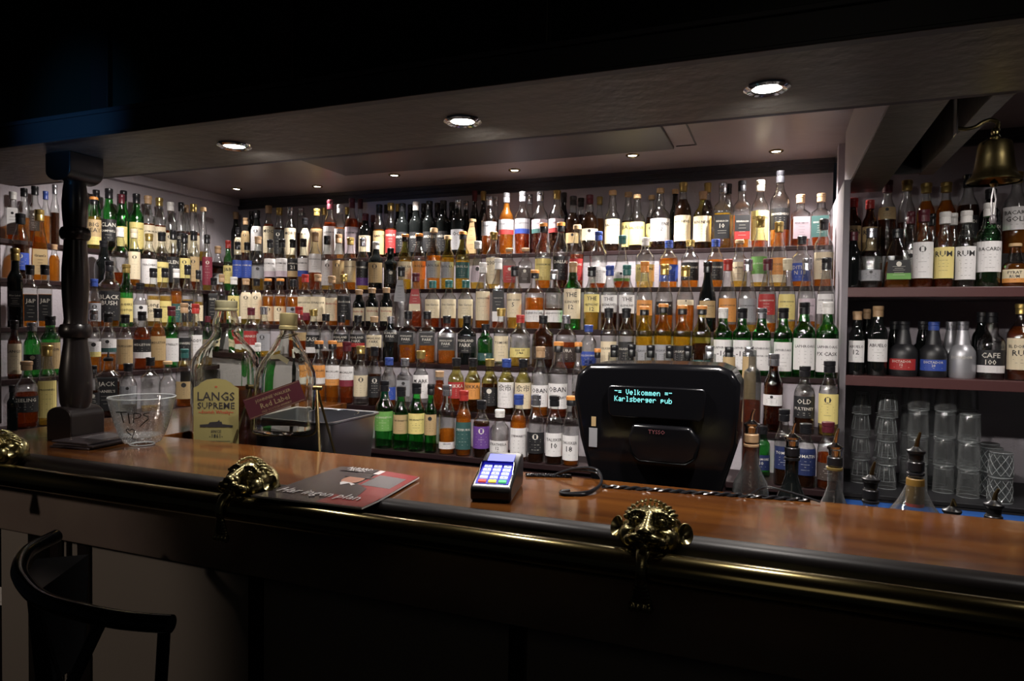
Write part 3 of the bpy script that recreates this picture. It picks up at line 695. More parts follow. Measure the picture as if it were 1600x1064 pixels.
GROUPW = {'s1': 'rum bottles on the right-hand shelves', 's2': 'rum bottles on the right-hand shelves'}
for b in rows:
    _, z = ROW[b['row']]; z += .15 if b['rank'] == 'c' else 0
    a = math.atan2(-b['x'], b['y'])
    rz = (a * .8 + rnd.uniform(-.16, .16)) if b['row'][0] in 'rs' else (a * .85 + .12 + rnd.uniform(-.12, .12))
    sh, gl = b['sh'], b['gl']
    bottle((b['x'], b['y'], z), rz, b['h'], b['r'], sh, gl, b['lq'], b['fill'], b['cap'], b['lab'], b['lt'], b['lb'], b['txt'], b['label'],
           GROUPW.get(b['row'], 'bottles on the ' + ROWW[b['row']]), 'rum_bottle' if b['row'][0] == 's' else 'whisky_bottle')

# ------------------------------------------------------------------ room shell
XR = 1.75; XL = -3.62
struct('floor', MB().box(-4.2, 2.2, -2.5, 4.0, -1.53, -1.48), M['floor'])
struct('wall_back', MB().box(-3.8, .24, 3.82, 3.9, -1.48, 1.3), M['wall'])
struct('wall_back_right', MB().box(.24, 2.2, 3.50, 3.58, -1.48, 1.3), M['wall'])
struct('wall_left', MB().box(-3.70, XL, 1.56, 3.82, -1.48, 1.3), M['wall'])
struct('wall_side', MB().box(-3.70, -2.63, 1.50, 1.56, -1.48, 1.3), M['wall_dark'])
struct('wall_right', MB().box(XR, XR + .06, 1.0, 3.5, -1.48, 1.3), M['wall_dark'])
struct('ceiling', MB().box(-3.8, 2.2, 1.745, 3.9, .85, .90), M['ceiling'])
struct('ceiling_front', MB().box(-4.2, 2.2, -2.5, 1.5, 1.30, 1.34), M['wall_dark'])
m = MB()
for (d, z0, z1) in ((.055, .828, .85), (.035, .805, .828), (.02, .785, .805)):
    m.box(XL, .24, 3.82 - d, 3.82, z0, z1)
struct('trim_1', m, M['charcoal'])
m = MB()
for (d, z0, z1) in ((.05, .82, .85), (.03, .795, .82)): m.box(.44, XR, 3.50 - d, 3.50, z0, z1)
struct('trim_2', m, M['charcoal'])
struct('trim_3', MB().box(XL, XL + .05, 1.56, 3.76, .80, .85), M['wall'])
struct('ceiling_recess_shade', MB().box(-2.35, -.484, 1.76, 3.30, .836, .852), M['charcoal'], .003)  # dark sheet in place of a ceiling recess, its shade put into the colour
m = MB().box(-.386, -.380, 1.76, 3.30, .846, .852).box(-.474, -.386, 3.294, 3.30, .846, .852)
struct('trim_4', m, M['charcoal'])
# beams across the ceiling
struct('beam', MB().box(.252, .391, 1.745, 3.30, .585, .85), [M['wall']], .002)
struct('beam_cover', MB().box(.256, .391, 1.745, 3.28, .580, .585), M['soffit'])
struct('beam_narrow', MB().box(.486, .535, 1.745, 3.0, .585, .85), M['soffit'], .002)
struct('trim_5', MB().box(.391, .486, 2.95, 2.97, .585, .85), M['black_wood'])
# soffit over the counter, its front beam and the dark glazed screen above
struct('soffit', MB().box(-2.75, XR, 1.34, 1.72, .50, .53), M['soffit'], .002)
struct('wall_soffit_back', MB().box(-2.75, XR, 1.72, 1.745, .502, .90), M['wall_dark'])
m = MB().box(-2.75, XR, 1.325, 1.345, .498, .570).box(-2.75, XR, 1.315, 1.33, .497, .506).box(-2.75, XR, 1.318, 1.335, .56, .572)
struct('trim_6', m, mat('grey_black_beam', (.03, .03, .035), .45), .002)
scr = thing('glazed_screen', 'dark glazed screen standing above the bar canopy', 'screen', (-1, 1.38, .572))
m = MB()
for x in (-2.70, -1.80, -1.16, -.50, .16, .82, 1.5): m.box(x - .035, x + .035, 1.36, 1.40, .572, 1.28)
m.box(-2.74, XR, 1.36, 1.40, 1.24, 1.28)
m.build('frame', M['black_wood'], scr, origin=(-1, 1.38, .572), smooth=False, bevel=.003)
for a, b_ in ((-2.665, -1.835), (-1.765, -1.195), (-1.125, -.535), (-.465, .125), (.195, .785), (.855, 1.465)):
    MB().box(a, b_, 1.376, 1.384, .572, 1.24).build('pane', M['dark_glass'], scr, origin=(-1, 1.38, .572), smooth=False)

# ------------------------------------------------------------------ stepped bottle shelves
k_ = 0
keys = ['r1', 'r2', 'r3', 'r4', 'r5', 'r6']
for i, k in enumerate(keys):
    ye, z = ROW[k]; back = 3.82 if i == 0 else ROW[keys[i - 1]][0] + .012
    xl = XL if i < 4 else -2.60; xr = min(.0745 * ye, .2265)
    sh = thing('shelf_board', 'dark burgundy board carrying the %s of bottles' % ROWW[k].replace(' of back wall', ' on the back wall'), 'shelf', ((xl + xr) / 2, ye, z), 0, 'stepped boards of the back wall')
    o_ = ((xl + xr) / 2, ye, z)
    MB().box(xl, xr, ye, back, z - .022, z).build('board', M['shelf'], sh, origin=o_, smooth=False, bevel=.002)
    zb = (ROW[keys[i + 1]][1]) if i < 5 else -.70
    MB().box(xl, xr, ye + .014, ye + .024, zb, z - .022).build('riser', M['wall'] if i < 5 else M['shelf'], sh, origin=o_, smooth=False)
struct('wall_cabinet_front', MB().box(-2.60, .19, 2.52, 2.55, -1.48, -.70), M['black_wood'])
lk = ['la', 'lb', 'lc', 'ld', 'le']; yend = [3.57, 3.36, 3.15, 2.93, 2.70]
for i, k in enumerate(lk):
    xe, z = ROW[k]; back = XL if i == 0 else ROW[lk[i - 1]][0] - .012
    o_ = (xe, 2.3, z)
    sh = thing('shelf_board', 'dark burgundy board carrying the %s' % ROWW[k].replace('of side', 'on the side'), 'shelf', o_, 0, 'stepped boards of the side wall')
    MB().box(back, xe, 1.57, yend[i], z - .022, z).build('board', M['shelf'], sh, origin=o_, smooth=False, bevel=.002)
    zb = ROW[lk[i + 1]][1] if i < 4 else -1.48
    MB().box(xe - .024, xe - .014, 1.57, yend[min(i + 1, 4)] if i < 4 else 2.6, zb, z - .022).build('riser', M['wall'] if i < 4 else M['black_wood'], sh, origin=o_, smooth=False)

# right-hand shelf unit
un = thing('shelf_unit', 'open shelf unit with lilac side panel right of the tiers', 'shelf unit', (.9, 3.2, -1.0)); o_ = (.9, 3.2, -1.0)
MB().box(.228, .252, 3.00, 3.81, -1.0, .585).build('side_panel', mat('grey_lilac_panel', (.20, .18, .20), .6), un, origin=o_, smooth=False, bevel=.002)
MB().box(.250, XR, 3.00, 3.50, .119, .157).build('shelf', M['shelf_lit'], un, origin=o_, smooth=False, bevel=.002)
MB().box(.250, XR, 3.00, 3.50, -.233, -.193).build('shelf', M['shelf_lit'], un, origin=o_, smooth=False, bevel=.002)
MB().box(.250, XR, 3.30, 3.50, .157, .307).build('step', M['black_wood'], un, origin=o_, smooth=False)
MB().box(.250, XR, 2.96, 3.50, -.680, -.662).build('shelf', M['mat_rubber'], un, origin=o_, smooth=False)
MB().box(.250, XR, 2.955, 2.965, -.668, -.655).build('edge_strip', M['steel'], un, origin=o_, smooth=False)
MB().box(.250, XR, 2.962, 2.975, -.715, -.668).build('front_edge', M['blue_glow_edge'], un, origin=o_, smooth=False)

# ------------------------------------------------------------------ downlights
def downlight(x, y, z, label, group, energy, rr=.042, angle=110, rim='chrome', tilt=(0, 0)):
    t = thing('ceiling_light', label, 'light', (x, y, z), 0, group)
    MB().lathe([(-.001, rr * .62), (-.006, rr * .68), (-.008, rr * .85), (-.004, rr), (0, rr * 1.02)], n=28, cap=False).build('rim', M[rim], t)
    MB().lathe([(-.003, .0001), (-.003, rr * .62)], n=28, cap=False).build('lens', M['lamp_glow'], t)
    lamp('light_' + label[:12].replace(' ', '_'), 'SPOT', (x, y, z - .012), energy, WARM, (x + tilt[0], y + tilt[1], z - 1), rr * .6, angle, .7)
for i, x in enumerate((-1.467, -.741, -.035, .691)):  # last one is added out of view to brighten the right-hand shelves
    downlight(x, 1.525, .50, ['recessed light in the bar canopy nearest the turned pillar', 'recessed light in the bar canopy, middle one', 'recessed light in the bar canopy above the lion-headed rail bracket', 'recessed light in the bar canopy before the right-hand shelf unit'][i],
              'lights in the bar canopy', 40 if i < 3 else 10, .047, 145, tilt=(0, .7))
for i, (x, y) in enumerate(((-3.30, 3.45), (-2.74, 3.55), (-2.097, 3.42), (-1.387, 3.52), (-.704, 3.40), (-.032, 3.54))):
    downlight(x, y, .85, 'small recessed ceiling light over the tiers, %s from the left' % ORD[i + 1], 'ceiling lights over the bottle tiers', (8, 26, 52, 62, 66, 80)[i], .034, 128, 'brass', (0, -.12))
downlight(1.0, 2.5, .85, 'recessed ceiling light over the right-hand shelf unit', 'ceiling lights over the bottle tiers', 20, .034, 120, 'brass', (0, .25))  # added unseen lamp that lights the right-hand compartment
downlight(-2.75, 2.4, .85, 'recessed ceiling light over the side wall shelves', 'ceiling lights over the bottle tiers', 45, .034, 130, 'brass', (-.5, .3))  # added unseen lamp for the bottles of the side wall
# ------------------------------------------------------------------ bar counter
CT = -.38
o_ = (-.5, 1.4, -1.48)
bar = thing('bar_counter', 'L-shaped bar counter with glossy red-brown wooden top', 'bar counter', o_)
m = MB()
m.prism([(-2.36, 1.245), (XR, 1.245), (XR, 1.61), (-1.85, 1.61), (-1.85, 2.62), (-2.36, 2.62)], 'z', CT - .035, CT)
m.build('counter_top', M['top_wood'], bar, origin=o_, smooth=False, bevel=.003)
nose = [(1.248, CT - .06), (1.248, CT + .001), (1.215, CT + .004), (1.203, CT - .001), (1.196, CT - .012), (1.196, CT - .05), (1.205, CT - .06)]
MB().prism(nose, 'x', -2.62, XR).build('nosing', M['dark_wood'], bar, origin=o_)
MB().box(-2.62, XR, 1.235, 1.26, -.60, CT - .055).build('fascia', M['fascia'], bar, origin=o_, smooth=False, bevel=.003)
MB().box(-1.96, XR, 1.33, 1.36, -1.48, CT - .04).build('front_panel', M['panel'], bar, origin=o_, smooth=False)
for x in (-1.93, -1.815, -1.20, -.5, .2, .9):
    MB().box(x - .018, x + .018, 1.315, 1.335, -1.46, -.60).build('batten', M['black_wood'], bar, origin=o_, smooth=False)
MB().box(-1.885, -1.877, 1.32, 1.331, -1.46, -.60).build('batten', M['dark_wood'], bar, origin=o_, smooth=False)
MB().box(-2.60, -2.06, 1.27, 1.55, -.905, -.885).build('niche_shelf', M['black_wood'], bar, origin=o_, smooth=False)
MB().box(-2.075, -1.96, 1.262, 1.35, -1.48, -.60).build('niche_post', M['panel'], bar, origin=o_, smooth=False)
MB().box(-2.62, -2.0, 1.545, 1.565, -1.48, CT - .05).build('niche_back', M['black_wood'], bar, origin=o_, smooth=False)
wk = thing('work_surface', 'dark steel work surface just behind the bar counter', 'worktop', (-.3, 1.9, -.47))
MB().box(-1.845, -.86, 1.64, 1.94, -.50, -.47).build('surface', M['black_wood'], wk, origin=(-.3, 1.9, -.47), smooth=False)

MB().box(-1.80, -.87, 1.62, 1.64, -1.48, -.50).build('back_panel', M['black_wood'], wk, origin=(-.3, 1.9, -.47), smooth=False)
MB().box(-1.80, -.87, 1.90, 1.93, -1.48, -.50).build('rear_panel', M['black_wood'], wk, origin=(-.3, 1.9, -.47), smooth=False)
spd = thing('back_cabinet', 'low dark cabinet behind the counter carrying register and poured bottles', 'cabinet', (.4, 1.85, -.70))
MB().box(-.85, XR - .01, 1.62, 2.05, -.73, -.70).build('cabinet_top', M['black_wood'], spd, origin=(.4, 1.85, -.70), smooth=False)
MB().box(-.84, XR - .02, 1.64, 2.03, -1.48, -.73).build('carcass', M['black_wood'], spd, origin=(.4, 1.85, -.70), smooth=False)

# brass hand rail
rail = MB().tube([(-2.7, 1.12, -.404), (-1.0, 1.12, -.404), (XR, 1.12, -.404)], .027, n=28).build('hand_rail', M['brass'], origin=(-.5, 1.12, -.404))
tag(rail, 'long polished brass rail running along the front of the counter', 'rail')

def lion(x, label):
    """cast lion's head gripping the rail: blended ellipsoids, remeshed into one skin; the face looks up and out to the room"""
    from mathutils import Euler
    loc = (x, 1.165, CT); t = thing('lion_head_bracket', label, 'rail bracket', loc, 0, 'brass lion brackets of the hand rail')
    T = Matrix.Translation((0, .008, .016)) @ Matrix.Rotation(-math.radians(34), 4, 'X')
    bm = bmesh.new()
    def ell(c, r, rot=(0, 0, 0), seg=20, world=False):
        g = bmesh.ops.create_uvsphere(bm, u_segments=seg, v_segments=seg // 2 + 2, radius=1)
        mt = (Matrix() if world else T) @ Matrix.Translation(c) @ Euler(rot).to_matrix().to_4x4() @ Matrix.Diagonal((*r, 1))
        bmesh.ops.transform(bm, matrix=mt, verts=g['verts'])
    ell((0, .004, .004), (.050, .036, .044)); ell((0, .022, .012), (.055, .036, .044)); ell((0, -.012, .018), (.040, .026, .028))
    for k in range(7): ell((0, -.030 - k * .0045, .024 - k * .0062), (.0085 + k * .0006, .011, .008))      # bridge of the nose
    ell((0, -.062, -.016), (.0135, .007, .006)); ell((0, -.050, -.012), (.019, .014, .014))
    for s in (-1, 1):
        ell((s * .013, -.052, -.025), (.015, .013, .0085)); ell((s * .026, -.040, -.026), (.012, .014, .010))
        for k in range(6): ell((s * (.010 + k * .006), -.036 + k * .0016, .025 + .0045 * math.sin(k * .7) - k * .0012), (.0055, .0075, .0042))   # brow
        ell((s * .033, -.016, -.010), (.019, .020, .020)); ell((s * .028, -.026, -.006), (.014, .012, .006), (0, s * .3, 0))
        ell((s * .0215, -.034, .0125), (.0085, .0075, .0058))           # eyeball
        for k in range(7): a = math.pi * (k / 6); ell((s * .0215 + .0125 * math.cos(a), -.0335 + abs(math.cos(a)) * .004, .0125 + .0085 * math.sin(a)), (.0032, .0045, .0022), seg=10)
        for k in range(7): a = -math.pi * (k / 6); ell((s * .0215 + .0115 * math.cos(a), -.0325 + abs(math.cos(a)) * .004, .0115 + .0072 * math.sin(a)), (.0030, .0042, .0018), seg=10)
        ell((s * .024, -.030, -.046), (.010, .016, .0055), (0, s * -.5, 0))                                 # lower lip
    ell((0, -.022, -.046), (.026, .024, .008))
    # tongue running over the rail and ending in a paw
    P = []
    for k in range(15):
        ph = math.radians(22 + k * 6.6); P.append((-.045 - .0335 * math.sin(ph), -.024 + .0335 * math.cos(ph), .0125 - .0004 * min(k, 8)))
    for k in range(1, 7): P.append((P[14][0] + .0006 * k, P[14][1] - .0062 * k, (.0105 + .0016 * k)))
    P = [(-.040, .018, .015), (-.048, .015, .014)] + P
    for yy, zz, w in P: ell((0, yy, zz), (w, .0058, .0075), seg=12, world=True)
    yb, zb = P[-1][0], P[-1][1]
    for q in (-1.5, -.5, .5, 1.5): ell((q * .0095, yb - .001, zb - .006), (.0062, .0080, .0090), seg=12, world=True)
    rn = random.Random(5)
    for row, (th, nn) in enumerate(((38, 13), (58, 13), (80, 11), (104, 9))):      # combed mane over the crown
        for i in range(nn):
            az = -1.15 + 2.3 * (i + .5 * (row % 2)) / (nn - .5); tt = math.radians(th)
            dx, dz = math.sin(az), math.cos(az)
            cx = .049 * dx * (1 if row else .93); cy = -.022 + .030 * row * .62 + (1 - dz) * .006; cz = .012 + .0425 * dz - row * row * .0009 - .001
            ell((cx, cy, cz), (.0030, .0125, .0034), (.35 - row * .28 + rn.uniform(-.1, .1), az * .6, -dx * .35 + rn.uniform(-.15, .15)), seg=8)
    me = bpy.data.meshes.new('lion_head'); bm.to_mesh(me); bm.free(); me.materials.append(M['brass_cast'])
    o = link('head', me, t)
    r = o.modifiers.new('skin', 'REMESH'); r.mode = 'VOXEL'; r.voxel_size = .0013; r.use_smooth_shade = True
    sm = o.modifiers.new('smooth', 'SMOOTH'); sm.iterations = 4; sm.factor = .5
    for s in (-1, 1):
        e = MB().lathe([(.0, .0165), (.002, .0175), (.0035, .0160), (.001, .0125), (-.004, .007), (-.006, .0001)], n=20, cap=False)
        e.lathe([(.0, .0165), (-.006, .012), (-.009, .006), (-.010, .0001)], n=20, cap=False)
        e.xform(T @ Matrix.Translation((s * .0585, -.004, .006)) @ Matrix.Rotation(s * .55, 4, 'Z') @ Matrix.Rotation(math.pi / 2, 4, 'X') @ Matrix.Diagonal((.82, 1.1, 1, 1)))
        e.build('ear', M['brass_cast'], t)
    return t
lion(-.20, 'brass lion head bracket in front of the cash register, tongue over the rail')
lion(-1.085, 'brass lion head bracket touching the magazine, tongue over the rail')
lion(-1.93, 'brass lion head bracket before the turned pillar, cut by the frame')

# ------------------------------------------------------------------ turned pillar on the counter
px_, py_ = -2.045, 1.465; o_ = (px_, py_, CT)
pil = thing('turned_pillar', 'dark turned wooden pillar standing on the counter, carrying the canopy', 'pillar', o_)
hw = .055
def block(z0, z1, up):
    b = MB(); zc = z0 if up else z1; arc = [(hw * math.cos(a), .030 * math.sin(a)) for a in [math.pi * i / 10 for i in range(11)]]
    if up: poly = [(-hw, z0), (hw, z0)] + [(x, z1 - .03 + y) for x, y in arc]
    else: poly = [(hw, z1), (-hw, z1)] + [(-x, z0 + .03 - y) for x, y in arc]
    return b.prism([(px_ + x, z) for x, z in poly], 'y', py_ - hw, py_ + hw)
block(CT, CT + .105, True).build('base_block', M['black_wood'], pil, origin=o_, bevel=.003)
block(.415, .50, False).build('top_block', M['black_wood'], pil, origin=o_, bevel=.003)
H_ = .795
pf = [(.095, .040), (.115, .047), (.16, .050), (.21, .049), (.26, .042), (.30, .036), (.315, .036), (.318, .044), (.33, .0495), (.345, .0495), (.357, .044), (.36, .036), (.375, .034),
      (.42, .0375), (.47, .0405), (.53, .040), (.58, .036), (.618, .033), (.622, .041), (.632, .046), (.646, .046), (.656, .041), (.66, .034), (.69, .037), (.73, .039), (.77, .036), (.80, .032)]
MB().lathe([(z, r * .92) for z, r in pf], px_, py_, CT, n=32).build('shaft', M['black_wood'], pil, origin=o_)
side = thing('turned_pillar', 'dark half pillar at the left frame edge behind the bar', 'pillar', (-2.56, 1.51, CT))
MB().box(-2.66, -2.555, 1.44, 1.56, CT, .50).build('shaft', M['black_wood'], side, origin=(-2.56, 1.51, CT), smooth=False, bevel=.004)

# ------------------------------------------------------------------ things on the counter
# tips bowl
bo = thing('glass_bowl', 'clear glass bowl with handwritten TIPS and a heart, beside the pillar', 'bowl', (-1.772, 1.475, CT)); R0 = .092
clear2 = glass('bowl_glass', (.95, .97, .98), .40, .06, .95, .10, .4, .35)
def bowl_r(z): t = z / .143; return .036 + (R0 - .036) * (t ** .52)
bp_ = [(0, .0001), (0, .030), (.003, .034)] + [(z, bowl_r(z)) for z in [.143 * i / 14 for i in range(1, 15)]] + [(.1445, R0 - .002)] + [(z, bowl_r(z) - .004) for z in [.143 * (14 - i) / 14 for i in range(0, 12)]] + [(.020, .020), (.018, .0001)]
MB().lathe(bp_, n=48, cap=False).build('bowl_body', clear2, bo)
m = MB()
MB().tube([((R0 - .001) * math.cos(2 * math.pi * i / 48), (R0 - .001) * math.sin(2 * math.pi * i / 48), .144) for i in range(48)], .0016, n=6, closed=True).tube([(.033 * math.cos(2 * math.pi * i / 32), .033 * math.sin(2 * math.pi * i / 32), .0025) for i in range(32)], .002, n=6, closed=True).build('rim', M['rim_highlight'], bo)  # pale rings paint the highlights on rim and foot
bub = MB()
for i in range(420):
    z = .008 + .10 * rnd.random() ** 1.6; a = rnd.uniform(0, 2 * math.pi); r = bowl_r(z) - .002
    s = rnd.uniform(.00025, .0006); bub.box(r * math.cos(a) - s, r * math.cos(a) + s, r * math.sin(a) - s, r * math.sin(a) + s, z - s, z + s)
bb = bub.build('seed_bubbles', M['paper'], bo); bb['kind'] = 'stuff'
def on_bowl(u, z): u *= 1.12; z *= 1.08; a = u / .075 + math.radians(42); r = bowl_r(z) + .0012; return (r * math.sin(a), -r * math.cos(a), z)
def stroke(mb, pts, w=.0015):
    q = [];  
    for (a, b) in zip(pts, pts[1:]):
        for i in range(5): q.append((a[0] + (b[0] - a[0]) * i / 5, a[1] + (b[1] - a[1]) * i / 5))
    q.append(pts[-1]); mb.tube([on_bowl(*p) for p in q], w, n=5)
stroke(m, [(-.050, .100), (-.022, .101)]); stroke(m, [(-.036, .100), (-.034, .072)]); stroke(m, [(-.019, .098), (-.019, .070)])
stroke(m, [(-.010, .071), (-.007, .098)]); stroke(m, [(-.007, .098), (.006, .096), (.007, .090), (.003, .085), (-.008, .082)])
stroke(m, [(.024, .097), (.014, .096), (.012, .092), (.022, .086), (.023, .080), (.016, .073), (.004, .060)])
stroke(m, [(-.020, .036), (-.030, .046), (-.031, .052), (-.026, .055), (-.021, .050), (-.015, .054), (-.010, .051), (-.011, .043), (-.020, .028)], .0013)
m.build('handwriting', M['ink'], bo)
# leaflets
for k, (dx, dy, rz, lab_) in enumerate(((0, 0, .10, 'bottom leaflet of the dark stack between pillar and glass bowl'), (.006, .004, .14, 'middle leaflet of the dark stack beside the pillar'), (-.004, .008, .05, 'top leaflet of the dark stack, brown picture on its cover'))):
    z = CT + .0008 + k * .0062; t = thing('leaflet', lab_, 'leaflet', (-1.905 + dx, 1.43 + dy, z), rz, 'leaflets stacked on the counter')
    MB().box(-.070, .070, -.095, .085, 0, .0055).build('pages', M['mag_dark'], t, smooth=False, bevel=.001)
    if k == 2:
        MB().box(-.04, .05, -.03, .06, .0055, .0060).build('cover_picture', M['mag_grey'], t, smooth=False)
        m = MB(); put_text(m, 'S', lambda u, v: (u, v, .0062), .01, .01, -.07, 0, -.03); m.build('cover_lettering', M['mag_white'], t, smooth=False)
# magazine
mg = thing('magazine', 'magazine with a red and dark cover, Har ingen plan, hanging over the rail', 'magazine', (-.905, 1.27, CT + .003))
FL, FR, NR, NL = Vector((-1.035, 1.442)), Vector((-.795, 1.42)), Vector((-.757, 1.123)), Vector((-1.02, 1.108))
def mag(u, v, off=0):   # u 0..1 across, v 0..1 from near to far
    p = (NL * (1 - u) + NR * u) * (1 - v) + (FL * (1 - u) + FR * u) * v
    z = CT + .004 + .003 * math.sin(u * 3.1) * v
    if p.y < 1.20: z += .0045 * (1.20 - p.y) / .08
    return (p.x + .905, p.y - 1.27, z - CT - .003 + .0035 + off)
nu, nv = 16, 20; m = MB()
m.add([mag(i / nu, j / nv) for j in range(nv + 1) for i in range(nu + 1)], [(j * (nu + 1) + i, j * (nu + 1) + i + 1, (j + 1) * (nu + 1) + i + 1, (j + 1) * (nu + 1) + i) for j in range(nv) for i in range(nu)])
n0 = len(m.v)
m.add([mag(i / nu, j / nv, -.0035) for j in range(nv + 1) for i in range(nu + 1)], [(j * (nu + 1) + i, (j + 1) * (nu + 1) + i, (j + 1) * (nu + 1) + i + 1, j * (nu + 1) + i + 1) for j in range(nv) for i in range(nu)])
W1 = nu + 1; m.cur = 1
for j in range(nv):
    for i in (0, nu): m.f.append([j * W1 + i, (j + 1) * W1 + i, n0 + (j + 1) * W1 + i, n0 + j * W1 + i]); m.m.append(1)
for i in range(nu):
    for j in (0, nv): m.f.append([j * W1 + i, j * W1 + i + 1, n0 + j * W1 + i + 1, n0 + j * W1 + i]); m.m.append(1)
m.build('pages', [M['mag_dark'], M['paper']], mg)
def patch(mb, poly, off, mi):
    mb.cur = mi; mb.add([mag(u, v, off) for u, v in poly], [list(range(len(poly)))])
def grid(mb, u0, u1, v0, v1, off, mi, n=6):
    mb.cur = mi; mb.add([mag(u0 + (u1 - u0) * i / n, v0 + (v1 - v0) * j / n, off) for j in range(n + 1) for i in range(n + 1)], [(j * (n + 1) + i, j * (n + 1) + i + 1, (j + 1) * (n + 1) + i + 1, (j + 1) * (n + 1) + i) for j in range(n) for i in range(n)])
m = MB()
grid(m, .58, .995, .02, .995, .0004, 1); grid(m, .10, .60, .90, .995, .0004, 1); grid(m, .62, .93, .55, .86, .0007, 3)
def oval(cu, cv, ru, rv, n=18): return [(cu + ru * math.cos(2 * math.pi * i / n), cv + rv * math.sin(2 * math.pi * i / n)) for i in range(n)]
patch(m, [(.18, .22), (.80, .22), (.74, .48), (.60, .56), (.36, .56), (.22, .46)], .0008, 0)   # shoulders and coat
patch(m, oval(.46, .66, .105, .115), .0011, 2)                                                # face
patch(m, [(.30, .72), (.62, .72), (.63, .755), (.57, .77), (.55, .86), (.37, .86), (.35, .77), (.29, .755)], .0014, 0)  # hat
patch(m, [(.40, .55), (.45, .49), (.50, .55), (.56, .50), (.57, .545), (.50, .57), (.41, .58)], .0013, 4)
grid(m, .10, .52, .865, .985, .0018, 0); grid(m, .53, .60, .865, .985, .0010, 4)
fm = lambda u, v: mag(u, v, .0024)
put_text(m, 'ALBARD', lambda u, v: fm(u, v), .38, .060, .925, 4, .31); put_text(m, 'AKTIEN', lambda u, v: fm(u, v), .36, .045, .872, 4, .31)
put_text(m, 'Har ingen plan', lambda u, v: fm(u, .12 + (v - .12) * 1.35), .78, .10, .15, 4, .47)
m.build('cover_picture', [M['mag_dark'], M['mag_red'], M['skin'], M['mag_grey'], M['mag_white']], mg, smooth=False)

# card terminal
rz = math.radians(12); tm = thing('card_terminal', 'black card payment terminal with blue-lit keypad on the counter', 'card terminal', (-.577, 1.387, CT + .0008), rz)
sidep = [(-.085, .004), (-.080, 0), (.080, 0), (.088, .012), (.092, .066), (.086, .074), (.055, .070), (-.078, .034), (-.086, .026)]
MB().prism(sidep, 'x', -.044, .044).build('housing', M['black'], tm, bevel=.006)
sl = (.070 - .034) / (.055 + .078)
def face(u, y, off=0): return (u, y, .034 + (y + .078) * sl + .0012 + off)
m = MB(); m.add([face(*p) for p in ((-.036, -.074), (.036, -.074), (.036, .020), (-.036, .020))], [(0, 1, 2, 3)]); m.build('keypad_bed', M['key_bed'], tm, smooth=False)
kc = ['key_red', 'key_yellow', 'key_green']
for r_ in range(5):
    for c_ in range(3):
        cx, cy = -.022 + c_ * .022, -.066 + r_ * .0165
        m = MB(); vs = [face(cx + dx, cy + dy, o) for o in (.0, .0028) for dx, dy in ((-.0084, -.0048), (.0084, -.0048), (.0084, .0048), (-.0084, .0048))]
        m.add(vs, [(4, 5, 6, 7), (0, 1, 5, 4), (1, 2, 6, 5), (2, 3, 7, 6), (3, 0, 4, 7)])
        if r_:
            m.cur = 1; s_ = [['0', '*', '#'], ['7', '8', '9'], ['4', '5', '6'], ['1', '2', '3']][r_ - 1][c_]
            if r_ == 1: s_ = '*0#'[c_]
            put_text(m, s_, lambda u, v: face(u, v, .0031), .008, .006, cy - .003, 1, cx)
        m.build('key', [M[kc[c_]] if r_ == 0 else M['key_white'], M['ink']], tm, smooth=False)
m = MB(); m.add([face(*p, .0006) for p in ((-.030, .026), (.030, .026), (.030, .062), (-.030, .062))], [(0, 1, 2, 3)])
m.build('screen', M['blue_led'], tm, smooth=False)
# privacy hood over the keypad
m = MB(); m.add([face(-.037, .022, 0), face(.037, .022, 0), face(.037, .002, .013), face(-.037, .002, .013), face(.038, -.030, 0), face(-.038, -.030, 0)], [(0, 1, 2, 3), (1, 4, 2), (0, 3, 5)])
h_ = m.build('privacy_hood', M['black_gloss'], tm, smooth=False); sd = h_.modifiers.new('t', 'SOLIDIFY'); sd.thickness = .0015

# till with customer display
o_ = (-.298, 1.80, -.70)
rg = thing('cash_register', 'large black cash register with a lit Velkommen customer display', 'cash register', o_)
out_ = [(-.44, -.68), (-.455, -.42), (-.49, -.30), (-.508, -.19), (-.500, -.135), (-.468, -.106), (-.30, -.100), (-.135, -.100), (-.105, -.112), (-.085, -.145), (-.090, -.30), (-.125, -.42), (-.14, -.68)]
MB().prism(out_, 'y', 1.735, 1.93).build('casing', M['black_gloss'], rg, origin=o_, bevel=.014)
MB().prism([(-.405, -.158), (-.170, -.158), (-.165, -.168), (-.168, -.232), (-.178, -.240), (-.40, -.240), (-.41, -.230), (-.412, -.168)], 'y', 1.724, 1.74).build('display_window', M['black_gloss'], rg, origin=o_, bevel=.004)
MB().prism([(-.355, -.29), (-.345, -.255), (-.20, -.255), (-.175, -.29), (-.185, -.335), (-.21, -.352), (-.33, -.352), (-.35, -.33)], 'y', 1.716, 1.74).build('swivel_mount', M['black_gloss'], rg, origin=o_, bevel=.008)
MB().box(-.46, -.14, 1.70, 1.99, -.70, -.66).build('base', M['black'], rg, origin=o_, bevel=.008)
